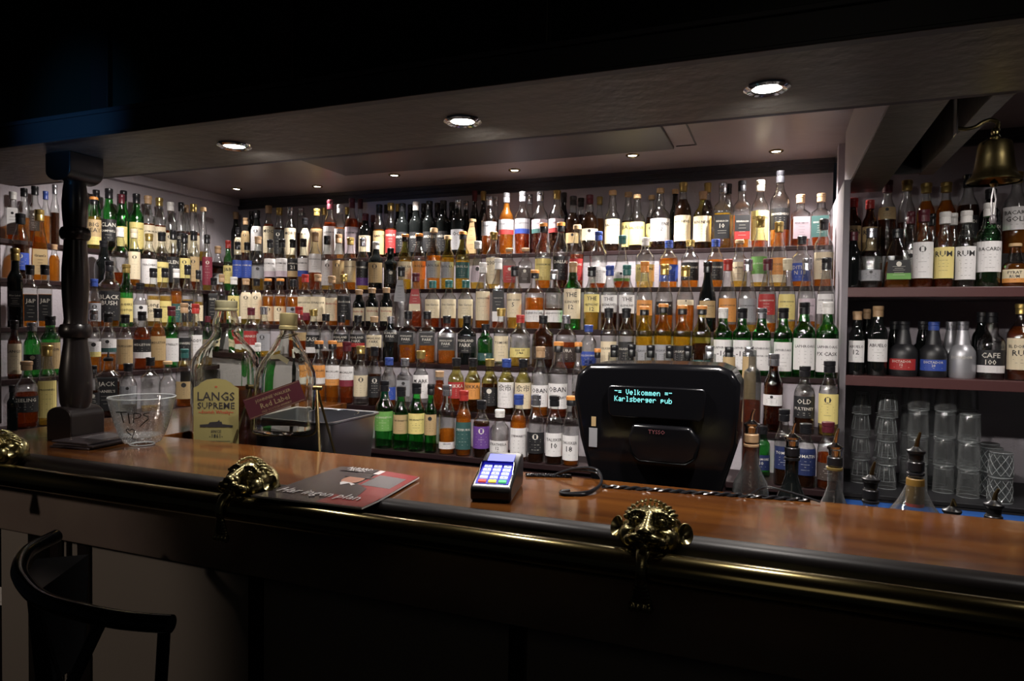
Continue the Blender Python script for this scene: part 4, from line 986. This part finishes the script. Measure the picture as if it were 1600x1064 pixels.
# dot-matrix style characters, 5 x 7
FONT57 = {'-': '00000000001111100000000000000000000'[:35], '=': '00000000001111100000111110000000000', 'V': '10001100011000110001100010101000100', 'e': '00000000000111010001111111000001110',
 'l': '01100001000010000100001000010001110', 'k': '10000100001001010100110001010010010', 'o': '00000000000111010001100011000101110', 'm': '00000000001101010101101011010110101',
 'n': '00000000001011011001100011000110001', 'K': '10001100101010011000101001001010001', 'a': '00000000000111000001011111000101111', 'r': '00000000001011011001100001000010000',
 's': '00000000000111110000011100000111110', 'b': '10000100001011011001100011000111110', 'g': '00000000000111110001011110000101110', 'p': '00000000001111010001111101000010000',
 'u': '00000000001000110001100011001101101', ' ': '0' * 35}
m = MB()
def dots(s, x, z, p=.00122):
    for ch in s:
        g = FONT57[ch]
        for i, c in enumerate(g):
            if c == '1':
                cx, cz = x + (i % 5) * p, z - (i // 5) * p * 1.25
                m.add([(cx - p * .48, 1.7225, cz - p * .6), (cx + p * .48, 1.7225, cz - p * .6), (cx + p * .48, 1.7225, cz + p * .6), (cx - p * .48, 1.7225, cz + p * .6)], [(0, 1, 2, 3)])
        x += p * 6.25
dots('-= Velkommen =-', -.392, -.168, .00158); dots('Karlsberger pub', -.392, -.186, .00158)
m.build('display_text', M['vfd'], rg, origin=o_, smooth=False)
m = MB(); put_text(m, 'TYSSO', lambda u, v: (u, 1.733, v), .045, .011, -.262 + .012, 0, -.287)
m = MB(); put_text(m, 'TYSSO', lambda u, v: (u, 1.7145, v), .042, .011, -.276, 0, -.282); m.build('maker_lettering', M['logo_red'], rg, origin=o_, smooth=False)
MB().box(-.462, -.440, 1.7335, 1.7355, -.325, -.275).build('sticker', LABM['s'], rg, origin=o_, smooth=False)
MB().box(-.456, -.444, 1.7335, 1.7355, -.27, -.245).build('sticker', LABM['t'], rg, origin=o_, smooth=False)

# cables
def wavy(p, q, n, amp, ph, z):
    p, q = Vector(p), Vector(q); d = (q - p); sdir = Vector((-d.y, d.x, 0)).normalized(); r = []
    for i in range(n + 1):
        t = i / n; c = p + d * t; r.append(c + sdir * amp * math.sin(ph + t * 6.283 * 9) + Vector((0, 0, z + .0028 + .0028 * math.cos(ph + t * 6.283 * 9))))
    return r
cb = thing('cable', 'bundle of twisted black cables along the rear edge of the counter', 'cable', (-.4, 1.55, CT)); oc = (-.4, 1.55, CT)
def smooth_path(pts, n=8):
    out = []; P = [Vector(p) for p in pts]; P = [P[0]] + P + [P[-1]]
    for i in range(1, len(P) - 2):
        for k in range(n):
            t = k / n; a, b, c, d = P[i - 1], P[i], P[i + 1], P[i + 2]
            out.append(.5 * ((2 * b) + (-a + c) * t + (2 * a - 5 * b + 4 * c - d) * t * t + (-a + 3 * b - 3 * c + d) * t ** 3))
    return out + [P[-1]]
for ph in (0, 3.14): MB().tube(wavy((-.575, 1.565, CT), (-.47, 1.598, CT), 60, .004, ph, .0), .0032, n=8).build('strand', M['cable'], cb, origin=oc)
for k, dz in ((0, .028), (1, .020)):
    MB().tube(smooth_path([(-.51, 1.585, CT + .005), (-.465, 1.592, CT + .012 + dz * .4), (-.42, 1.60, CT + dz), (-.395, 1.585, CT + dz * .8), (-.375, 1.52, CT + .012), (-.385, 1.45, CT + .004 + .004 * k), (-.43, 1.42 + .01 * k, CT + .004), (-.448, 1.44, CT + .004), (-.43, 1.455, CT + .005)]), .0034, n=6).build('strand', M['cable'], cb, origin=oc)
for ph in (0, 3.14): MB().tube(wavy((-.375, 1.53, CT), (.07, 1.595, CT), 150, .0045, ph, 0), .0032, n=6).build('strand', M['cable'], cb, origin=oc)
MB().tube(smooth_path([(-.05, 1.60, CT + .004), (-.02, 1.605, CT + .02), (.03, 1.60, CT + .015), (.09, 1.585, CT + .004)]), .0024, n=6).build('strand', M['cable'], cb, origin=oc)

# ------------------------------------------------------------------ big bottles behind the counter
HG = clearglass('thick_bottle_glass', (.93, .95, .88), .0)
o2 = (-1.732, 1.765, -.468); lg = thing('whisky_bottle', 'giant half-full whisky bottle with pale yellow label behind the counter', 'bottle', o2, .42)
h, r = .528, .104
pr = [(0, .090), (.006, .094), (.30, .094), (.335, .091), (.36, .082), (.385, .066), (.41, .047), (.425, .040), (.44, .043), (.46, .042), (.48, .036), (.505, .031)]
def sqlathe(mb, pr, k0=5, n=36, full=.104):
    vs = []
    for z, rr in pr:
        t = max(0, min(1, (rr - .045) / (full - .045)))
        for i in range(n):
            a = 2 * math.pi * (i + .5) / n; k = 1 / (abs(math.cos(a)) ** k0 + abs(math.sin(a)) ** k0) ** (1 / k0); k = 1 + (k - 1) * t
            vs.append((rr * k * math.cos(a), rr * k * math.sin(a), z))
    N = len(pr); mb.add(vs, [(j * n + i, j * n + (i + 1) % n, (j + 1) * n + (i + 1) % n, (j + 1) * n + i) for j in range(N - 1) for i in range(n)] + [list(range(n))[::-1]]); return mb
def shell(pr, k0, n, full, t=.0045):
    inner = [(max(z, .012), max(rr - t, .004)) for z, rr in pr]
    m = sqlathe(MB(), pr, k0, n, full); k = len(m.v); sqlathe(m, inner, k0, n, full); last = len(pr) - 1
    m.f += [[last * n + i, last * n + (i + 1) % n, k + last * n + (i + 1) % n, k + last * n + i] for i in range(n)]; m.m += [0] * n
    return m
shell(pr, 5, 36, .094).build('glass_body', HG, lg)
LANGS = liquid('dim_red_spirit', (.30, .09, .03), (.16, .045, .015), .55)
sqlathe(MB(), [(.014, .084), (.10, .0875), (.235, .0875)], 5, 36, .094).build('spirit', LANGS, lg)
MB().lathe([(.495, .031), (.498, .0365), (.503, .0365), (.505, .034), (.508, .0355), (.528, .0355), (.530, .033)], n=32).build('screw_cap', mat('pale_gold_cap', (.36, .33, .2), .35, .6), lg)
m = MB(); yl = -.0955; lw = .072
fl = lambda u, v, o=0: (u + .004, yl - o, v)
top_ = [(lw, .245), (.058, .252), (.048, .262), (.03, .272), (0, .276), (-.03, .272), (-.048, .262), (-.058, .252), (-lw, .245)]
m.add([fl(-lw, .05), fl(lw, .05)] + [fl(u, v) for u, v in top_], [list(range(11))])
f3 = lambda u, v: (u + .004, yl - .0008, v)
put_text(m, 'LANGS', f3, .118, .034, .205, 1); put_text(m, 'SUPREME', f3, .118, .022, .178, 1); put_text(m, '~Scotch Whisky~', f3, .110, .013, .162, 2)
m.cur = 1; m.add([f3(x, z) for x, z in ((-.05, .118), (.05, .118), (.055, .124), (.02, .128), (.018, .136), (.012, .136), (.01, .142), (.004, .136), (-.02, .134), (-.025, .128), (-.052, .126))], [list(range(11))])
put_text(m, 'SINCE', f3, .04, .009, .100, 1); put_text(m, '-1861-', f3, .055, .012, .084, 1)
for z_, w_ in ((.072, .045), (.066, .05), (.060, .04)): m.add([f3(-w_, z_), f3(w_, z_), f3(w_, z_ + .0014), f3(-w_, z_ + .0014)], [(0, 1, 2, 3)])
put_text(m, 'w', f3, .02, .009, .246, 2)
m.build('label', [mat('pale_yellow_label', (.20, .17, .06), .6), INKD, INKR], lg, smooth=False)

o3 = (-1.520, 1.80, -.468); cr = thing('bottle_cradle', 'thin brass swing cradle behind the counter holding the tilted red-label bottle', 'cradle', o3, .35)
BR = mat('aged_brass', (.16, .12, .055), .35, 1.0)
for s in (-1, 1):
    MB().tube([(s * .110, 0, .245), (s * .150, -.085, .0)], .0042, n=10).build('leg', BR, cr); MB().tube([(s * .110, 0, .245), (s * .150, .085, .0)], .0042, n=10).build('leg', BR, cr)
    MB().tube([(s * .128, 0, .245), (s * .098, 0, .245)], .008, n=14).build('pivot', BR, cr)
MB().tube([(-.150, .085, .004), (.150, .085, .004)], .0035, n=8).build('cross_bar', BR, cr)
MB().tube(smooth_path([(.116, 0, .245), (.108, -.0, .17), (.10, 0, .092), (0, 0, .086), (-.10, 0, .092), (-.108, 0, .17), (-.116, 0, .245)]), .0035, n=8).build('yoke', BR, cr)
rl = thing('whisky_bottle', 'giant empty square bottle with slanted dark red label, in the cradle', 'bottle', (o3[0], o3[1], -.372), .42)
rl.rotation_euler = (math.radians(-3), math.radians(1.5), .42)
pr = [(0, .080), (.008, .088), (.175, .088), (.20, .085), (.235, .074), (.275, .052), (.31, .036), (.325, .027), (.348, .025), (.36, .025)]
shell(pr, 5, 40, .088).build('glass_body', HG, rl)
MB().lathe([(.338, .026), (.341, .030), (.35, .030), (.353, .027), (.357, .029), (.392, .029), (.395, .026)], n=28).build('screw_cap', mat('dull_gold_cap', (.30, .25, .12), .35, .7), rl)
m = MB()
c_, s_ = math.cos(math.radians(22)), math.sin(math.radians(22))
fr = lambda u, v, o=0: (u * c_ - v * s_ - .008, -.0895 - o, u * s_ + v * c_ + .112)
m.add([fr(u, v) for u, v in ((-.093, -.034), (.093, -.034), (.093, .034), (-.093, .034))], [(0, 1, 2, 3)])
m.cur = 1
for (a, b, c, d) in ((-.089, .089, -.031, -.0298), (-.089, .089, .0298, .031)): m.add([fr(a, c, .0006), fr(b, c, .0006), fr(b, d, .0006), fr(a, d, .0006)], [(0, 1, 2, 3)])
put_text(m, 'JOHNNIE WALKER', lambda u, v: fr(u, v, .0008), .13, .010, .010, 1); put_text(m, 'Red Label', lambda u, v: fr(u, v, .0008), .095, .020, -.013, 1); put_text(m, 'OLD SCOTCH WHISKY', lambda u, v: fr(u, v, .0008), .10, .007, -.026, 1)
m.build('label', [mat('dark_red_label', (.035, .006, .010), .4), mat('dull_gold_ink', (.14, .10, .055), .5)], rl, smooth=False)
m = MB(); m.add([(x - .008, -.064 - .0 + (z - .24) * .62, z) for x, z in ((-.030, .252), (0, .258), (.034, .240), (.030, .226), (0, .242), (-.026, .240))], [list(range(6))]); m.build('neck_label', LABM['c'], rl, smooth=False)
MB().tube([(.031 * math.cos(t), .031 * math.sin(t), .318 + .010 * math.cos(t)) for t in [2 * math.pi * i / 20 for i in range(20)]], .0016, n=6, closed=True).build('neck_cord', BR, rl)

# steel sink bin
o4 = (-1.65, 2.13, -.70); bn = thing('steel_bin', 'rectangular stainless steel ice bin behind the counter beside the green-glass bottles', 'bin', o4, 0)
def rr(x0, x1, y0, y1, r, z, n=5):
    pts = []
    for (cx, cy, a0) in ((x1 - r, y1 - r, 0), (x0 + r, y1 - r, 90), (x0 + r, y0 + r, 180), (x1 - r, y0 + r, 270)):
        for i in range(n + 1): a = math.radians(a0 + 90 * i / n); pts.append((cx + r * math.cos(a), cy + r * math.sin(a), z))
    return pts
m = MB(); X0, X1, Y0, Y1 = -1.83, -1.470, 1.975, 2.295
L_ = [rr(X0, X1 - .03, Y0 + .02, Y1 - .02, .03, -.70), rr(X0, X1, Y0, Y1, .035, -.372), rr(X0 - .012, X1 + .012, Y0 - .012, Y1 + .012, .04, -.366), rr(X0 - .012, X1 + .012, Y0 - .012, Y1 + .012, .04, -.360),
      rr(X0 + .004, X1 - .004, Y0 + .004, Y1 - .004, .03, -.362), rr(X0 + .02, X1 - .02, Y0 + .02, Y1 - .02, .03, -.66)]
vs = [p for l in L_ for p in l]; n_ = len(L_[0]); m.add(vs, [(j * n_ + i, j * n_ + (i + 1) % n_, (j + 1) * n_ + (i + 1) % n_, (j + 1) * n_ + i) for j in range(5) for i in range(n_)] + [list(range(n_))[::-1], [5 * n_ + i for i in range(n_)]])
m.build('bin_body', M['steel'], bn, origin=o4)
MB().tube([(-1.58 + .09 * math.cos(t), 2.16 + .09 * math.sin(t), -.355) for t in [math.pi * i / 12 for i in range(13)]], .002, n=6).build('wire_handle', M['chrome'], bn, origin=o4)
MB().box(-1.83, -1.46, 1.965, 2.305, -1.48, -.70).build('stand', M['black_wood'], bn, origin=o4, smooth=False)

# ------------------------------------------------------------------ bottles with pourers in the speed rail
PG = glass('pouring_bottle_glass', (.86, .88, .86), .2, .08, .95, .16, .6, .25)
def pour_bottle(x, y, ztop, zneck, r, gl, lq, band, label, zc=None, sp='steel', bot=-.70):
    t = thing('pouring_bottle', label, 'bottle', (x, y, bot), 0, 'bottles with pourers behind the counter'); B = bot
    zn = zneck - B
    b = MB().lathe([(0, r * .9), (.01, r), (zn - .145, r), (zn - .125, r * .92), (zn - .10, r * .62), (zn - .075, r * .42), (zn - .05, .0155), (zn, .0145)], n=24).build('glass_body', PG if gl == 'c' else GL[gl], t)
    if lq != 'n': MB().lathe([(.012, r * .9), (zn - .17, r * .93)], n=20).build('spirit', LQ[lq], t)
    MB().lathe([(zn - .026, .0160), (zn - .024, .0175), (zn - .006, .0175), (zn - .004, .016)], n=18).build('neck_band', band if band == CAP['t'] else CAP['k'], t)
    MB().lathe([(zn - .036, .0165), (zn - .035, .0182), (zn - .030, .0182), (zn - .029, .0165)], n=18).build('neck_ring', band, t)
    MB().lathe([(zn - .004, .014), (zn + .012, .0155), (zn + .016, .019), (zn + .021, .0195), (zn + .024, .012), (zn + .03, .006)], n=18).build('pourer_collar', M['black' if sp != 'steel' else 'chrome'], t)
    zt = ztop - B
    MB().tube([(0, 0, zn + .026), (.002, -.004, zn + .045), (.006, -.008, zt)], [.0055, .0042, .0026], n=8).build('pourer_spout', M['chrome'] if sp == 'steel' else BR, t)
    return t
pour_bottle(-.058, 1.765, -.205, -.262, .043, 'c', 'n', CAP['t'], 'clear round-shouldered bottle with steel pourer, tan neck band, right of the register')
pour_bottle(.036, 1.79, -.235, -.292, .036, 'k', 'n', CAP['k'], 'dark bottle with a pourer behind the counter, left of the gold-banded one')
pour_bottle(.130, 1.775, -.240, -.305, .036, 'c', 'd', CAP['g'], 'clear bottle with black pourer and gold neck band, below the panel', sp='steel')
pour_bottle(.206, 1.76, -.310, -.372, .034, 'c', 'd', CAP['k'], 'short bottle with brown pourer and red band, left of the yellow-necked bottle', sp='b')
pour_bottle(.296, 1.765, -.236, -.300, .060, 'c', 'n', CAP['k'], 'clear wide-shouldered bottle, brown pourer and yellow neck label, in front of tumblers', sp='b')
m = MB(); tq = [o for o in bpy.data.objects if o.name.startswith('pouring_bottle')][-1]
MB().lathe([(.300, .0180), (.302, .0192), (.356, .0186), (.358, .0170)], n=18).build('neck_label', mat('mustard_neck_label', (.20, .11, .02), .5), tq)
MB().lathe([(.294, .0188), (.301, .0192)], n=18).build('neck_ring', CAP['r'], tq)
pour_bottle(.372, 1.78, -.400, -.432, .030, 'k', 'n', CAP['m'], 'lowest pourer tip rising just over the counter edge', sp='b')
pour_bottle(.446, 1.76, -.348, -.405, .034, 'c', 'd', CAP['k'], 'bottle with slim brown spout and steel collar near the crystal glasses', sp='b')
sq = thing('plastic_bottle', 'frosted plastic dispenser bottle of brown liquid beside the register', 'bottle', (-.066, 1.97, -.70))
MB().lathe([(0, .022), (.01, .024), (.545, .0235), (.575, .021), (.583, .012), (.588, .0105), (.632, .010), (.634, .008)], n=24).build('bottle_body', glass('frosted_plastic', (.55, .56, .55), .6, .35, .4), sq)
MB().lathe([(.012, .021), (.495, .0215)], n=20).build('liquid', LQ['r'], sq)

# ------------------------------------------------------------------ stacked glasses
TG = glass('tumbler_glass', (.95, .96, .96), .5, .16, .80, .07, .2, .40); CG = glass('crystal_glass', (.90, .93, .94), .4, .14, .95, .20, .8, .45)
TG2 = glass('green_tumbler', (.10, .5, .30), .4, .14, .9, .2)
def tumbler_mesh(kind):
    m = MB()
    if kind == 'fluted':   # upside down: wide rim at the bottom, facets along the side
        n = 30; pr = [(0, .0375), (.030, .0365), (.034, .0355), (.060, .032), (.092, .0275), (.096, .024), (.096, .0001)]; vs = []
        for z, r in pr:
            for i in range(n):
                a = 2 * math.pi * i / n; k = 1 + (.045 * (1 if i % 3 else -1) if .032 < z < .095 else 0); vs.append((r * k * math.cos(a), r * k * math.sin(a), z))
        m.add(vs, [(j * n + i, j * n + (i + 1) % n, (j + 1) * n + (i + 1) % n, (j + 1) * n + i) for j in range(len(pr) - 1) for i in range(n)])
        m.lathe([(.002, .0355), (.05, .031), (.078, .0245), (.080, .0001)], n=n, cap=False)
    elif kind == 'plain':
        m.lathe([(0, .0385), (.001, .0395), (.06, .0372), (.104, .0350), (.108, .0325), (.108, .0001)], n=36, cap=False)
        m.lathe([(0, .0385), (.06, .0358), (.094, .0335), (.096, .0001)], n=36, cap=False)
    else:
        n = 32; zs = [.095 * i / 10 for i in range(11)]; vs = []
        for j, z in enumerate(zs):
            for i in range(n):
                a = 2 * math.pi * i / n; k = 1 + (.04 if (i + j) % 2 else -.02) * (0 if j in (0, 10) else 1); r = .0405 - .0035 * z / .095; vs.append((r * k * math.cos(a), r * k * math.sin(a), z))
        m.add(vs, [(j * n + i, j * n + (i + 1) % n, (j + 1) * n + (i + 1) % n, (j + 1) * n + i) for j in range(10) for i in range(n)] + [[10 * n + i for i in range(n)]])
        m.lathe([(0, .0375), (.08, .034), (.082, .0001)], n=n, cap=False)
    def ring(r, z, w=.0011): m.tube([(r * math.cos(2 * math.pi * i / 28), r * math.sin(2 * math.pi * i / 28), z) for i in range(28)], w, n=5, closed=True)
    m.cur = 1  # pale tubes from here on paint the highlights of rims, ribs and cuts
    if kind == 'plain': ring(.0388, .001); ring(.0345, .1065); ring(.0335, .095, .0007)
    elif kind == 'fluted':
        ring(.0372, .001); ring(.0262, .094); ring(.0362, .031, .0009)
        for i in range(10):
            a = 2 * math.pi * i / 10; m.tube([(.0362 * math.cos(a), .0362 * math.sin(a), .033), (.0285 * math.cos(a), .0285 * math.sin(a), .090)], .0009, n=5)
    else:
        ring(.0405, .001); ring(.0372, .094)
        for s_ in (-1, 1):
            for i in range(9):
                m.tube([((.0420 - .0035 * t / 6) * math.cos(2 * math.pi * i / 9 + s_ * t * .22), (.0420 - .0035 * t / 6) * math.sin(2 * math.pi * i / 9 + s_ * t * .22), .008 + .078 * t / 6) for t in range(7)], .0008, n=5)
    m.cur = 0
    return m
proto = {}
def place_glass(kind, x, y, z, label, group, ma=None, sc=1):
    key = (kind, ma)
    if key not in proto:
        o = tumbler_mesh(kind).build('tumbler', [ma or (TG if kind != 'crystal' else CG), M['rim_highlight']], origin=(0, 0, 0)); proto[key] = o
    else:
        o = proto[key].copy(); COL.objects.link(o)
    o.location = (x, y, z + EYE); o.scale = (sc, sc, sc); o.rotation_euler = (0, 0, rnd.uniform(0, 6)); tag(o, label, 'glass', group); return o
LZ = -.6615
stacks = [('fluted', .335, 3.235, 4, .068, 'fluted tumbler, {} of the stack touching the side panel'),
          ('fluted', .424, 3.155, 4, .068, 'fluted tumbler, {} of the second stack from the side panel'),
          ('fluted', .430, 3.30, 4, .072, 'fluted tumbler, {} of the rear stack behind the fluted ones'),
          ('plain', .535, 3.165, 5, .079, 'plain tumbler, {} of the tall stack behind the yellow-necked bottle'),
          ('plain', .530, 3.30, 5, .080, 'plain tumbler, {} of the rearmost tall stack on the left'),
          ('plain', .632, 3.180, 5, .079, 'plain tumbler, {} of the middle tall stack'),
          ('plain', .627, 3.30, 5, .080, 'plain tumbler, {} of the rear stack behind the middle one'),
          ('plain', .726, 3.27, 5, .079, 'plain tumbler, {} of the tall stack nearest the crystal glasses'),
          ('plain', .706, 3.130, 3, .079, 'plain tumbler, {} of the short front stack before the crystal glasses'),
          ('crystal', .800, 3.085, 2, .090, 'cut crystal tumbler, {} of the front pair'),
          ('crystal', .797, 3.195, 2, .092, 'cut crystal tumbler, {} of the middle pair'),
          ('crystal', .812, 3.30, 2, .094, 'cut crystal tumbler, {} of the rear pair')]
for kind, x, y, n_, dz, lb_ in stacks:
    for k in range(n_):
        wd = ['bottom one', 'second from bottom', 'third from bottom', 'fourth from bottom', 'fifth from bottom'][k] if k < n_ - 1 or n_ == 1 else 'topmost'
        place_glass(kind, x, y, LZ + (k * (dz + .0295) if kind != 'plain' else k * dz * 1.0) if False else LZ + k * ({'fluted': .0975, 'plain': .1095, 'crystal': .0965}[kind]) * (1.0 if kind != 'plain' else .0 + 1.0), lb_.format(wd), {'fluted': 'stacked fluted tumblers', 'plain': 'stacked plain tumblers', 'crystal': 'stacked crystal tumblers'}[kind])
place_glass('plain', .960, 3.13, LZ, 'green tumbler at the right edge of the lower shelf', 'green tumblers', TG2, 1.0)

# ------------------------------------------------------------------ bell
ob = (.474, 1.95, .352); be = thing('brass_bell', 'brass ship bell with cord hanging from the beam over the right shelves', 'bell', ob, 0)
bprof = [(.0, .0555), (.003, .0575), (.008, .0560), (.018, .0470), (.035, .0415), (.06, .0385), (.085, .0365), (.096, .033), (.101, .024), (.103, .012), (.104, .0001)]
bi = [(z - .003 if z > .05 else z, max(.0001, r - .003)) for z, r in bprof]
MB().lathe(bprof, n=48, cap=False).lathe(bi, n=48, cap=False).build('bell_body', M['bell_brass'], be)
MB().lathe([(.102, .0001), (.102, .009), (.108, .011), (.114, .008), (.120, .010), (.126, .009), (.132, .004), (.133, .0001)], n=20, cap=False).build('crown', M['bell_brass'], be)
MB().tube(smooth_path([(.004, 0, .128), (.004, 0, .143), (-.010, 0, .151), (-.026, 0, .147), (-.042, 0, .137), (-.060, 0, .134), (-.082, 0, .138)]), .0048, n=10).build('bracket', M['bell_brass'], be)
MB().box(-.0842, -.080, -.016, .016, .12, .30).build('wall_plate', M['black_wood'], be, smooth=False, bevel=.002)
MB().tube([(0, 0, .095), (0, 0, .004)], .002, n=6).lathe([(-.012, .0001), (-.010, .006), (-.003, .009), (.004, .007), (.008, .0001)], n=14, cap=False).build('clapper', M['brass_cast'], be)
MB().tube([(0, 0, -.010), (-.004, 0, -.04), (-.003, 0, -.078)], .0022, n=6).tube([(0, 0, -.010), (.005, 0, -.04), (.002, 0, -.078)], .0022, n=6).lathe([(-.100, .0001), (-.098, .006), (-.088, .008), (-.078, .005), (-.076, .0001)], n=12, cap=False).build('cord', M['mag_grey'], be)

# ------------------------------------------------------------------ bar chair in the dark foreground
oc = (-1.17, .78, -1.48); ch = thing('bar_chair', 'black bentwood bar chair in the dark before the counter', 'chair', oc)
k = 1.0
arc = [(-1.51, 1.035), (-1.48, .955), (-1.40, .885), (-1.30, .835), (-1.20, .800), (-1.10, .790), (-1.00, .795), (-.915, .815)]
zz = [-.495, -.50, -.505, -.505, -.502, -.5, -.5, -.5]
MB().tube(smooth_path([(x, y, z) for (x, y), z in zip(arc, zz)]), [.015] * 57, n=14).build('back_rail', M['black_gloss'], ch, origin=oc)
bk = [(-1.495, .985), (-1.40, .895), (-1.38, .885)]
MB().add([(-1.40, 1.03, -.52), (-1.475, .965, -.52), (-1.385, .885, -.52), (-1.30, .86, -.52), (-1.30, .95, -.70), (-1.38, .92, -.72), (-1.33, .87, -.72), (-1.28, .87, -.70)], [(0, 1, 2, 3), (4, 7, 6, 5), (0, 4, 5, 1), (1, 5, 6, 2), (2, 6, 7, 3), (3, 7, 4, 0)]).build('backrest', M['black'], ch, origin=oc)
MB().lathe([(-.80, .02), (-.80, .18), (-.79, .20), (-.765, .20), (-.755, .17), (-.75, .0001)], -1.17, .78, 0, n=32).build('seat', M['black'], ch, origin=oc)
for sx, sy in ((-1, -1), (1, -1), (-1, 1), (1, 1)):
    MB().tube([(-1.17 + sx * .13, .78 + sy * .13, -.79), (-1.17 + sx * .19, .78 + sy * .19, -1.48)], [.017, .013], n=10).build('leg', M['black'], ch, origin=oc)
MB().tube([(-1.17 + .175 * math.cos(t), .78 + .175 * math.sin(t), -1.2) for t in [2 * math.pi * i / 24 for i in range(24)]], .009, n=8, closed=True).build('foot_ring', M['black'], ch, origin=oc)
for (x, y, z) in ((-1.30, .838, -.505), (-1.05, .79, -.5), (-.93, .812, -.5)):
    pass
for (a, b) in (((-1.30, .84), (-1.29, .90)), ((-1.05, .795), (-1.08, .66)), ((-.93, .815), (-1.0, .86))):
    MB().tube([(a[0], a[1], -.51), (b[0], b[1], -.77)], .010, n=8).build('spindle', M['black'], ch, origin=oc)

# wine bottles in the niche under the counter
for x, y, lb_, c1 in ((-2.115, 1.315, 'dark bottle with white lower label in the niche under the counter', 'w'), (-2.21, 1.335, 'dark bottle at the left frame edge in the niche under the counter', 'c')):
    bottle((x, y, -.885), .75, .27, .037, 's', 'k', 'n', 0, 'k', c1, 34, 14, '-', lb_, 'bottles in the niche under the counter', 'wine_bottle')
# necks of two bottles standing low behind the counter arm
bottle((-2.405, 1.65, -.62), .8, .285, .036, 's', 'k', 'n', 0, 'w', 'n', 50, 20, '-', 'dark bottle with tall white neck behind the counter arm, left of the pillar', 'bottles behind the counter arm')
bottle((-2.420, 1.80, -.62), .8, .270, .036, 's', 'k', 'n', 0, 'o', 'n', 50, 20, '-', 'dark bottle with orange neck behind the counter arm, near the pillar', 'bottles behind the counter arm')
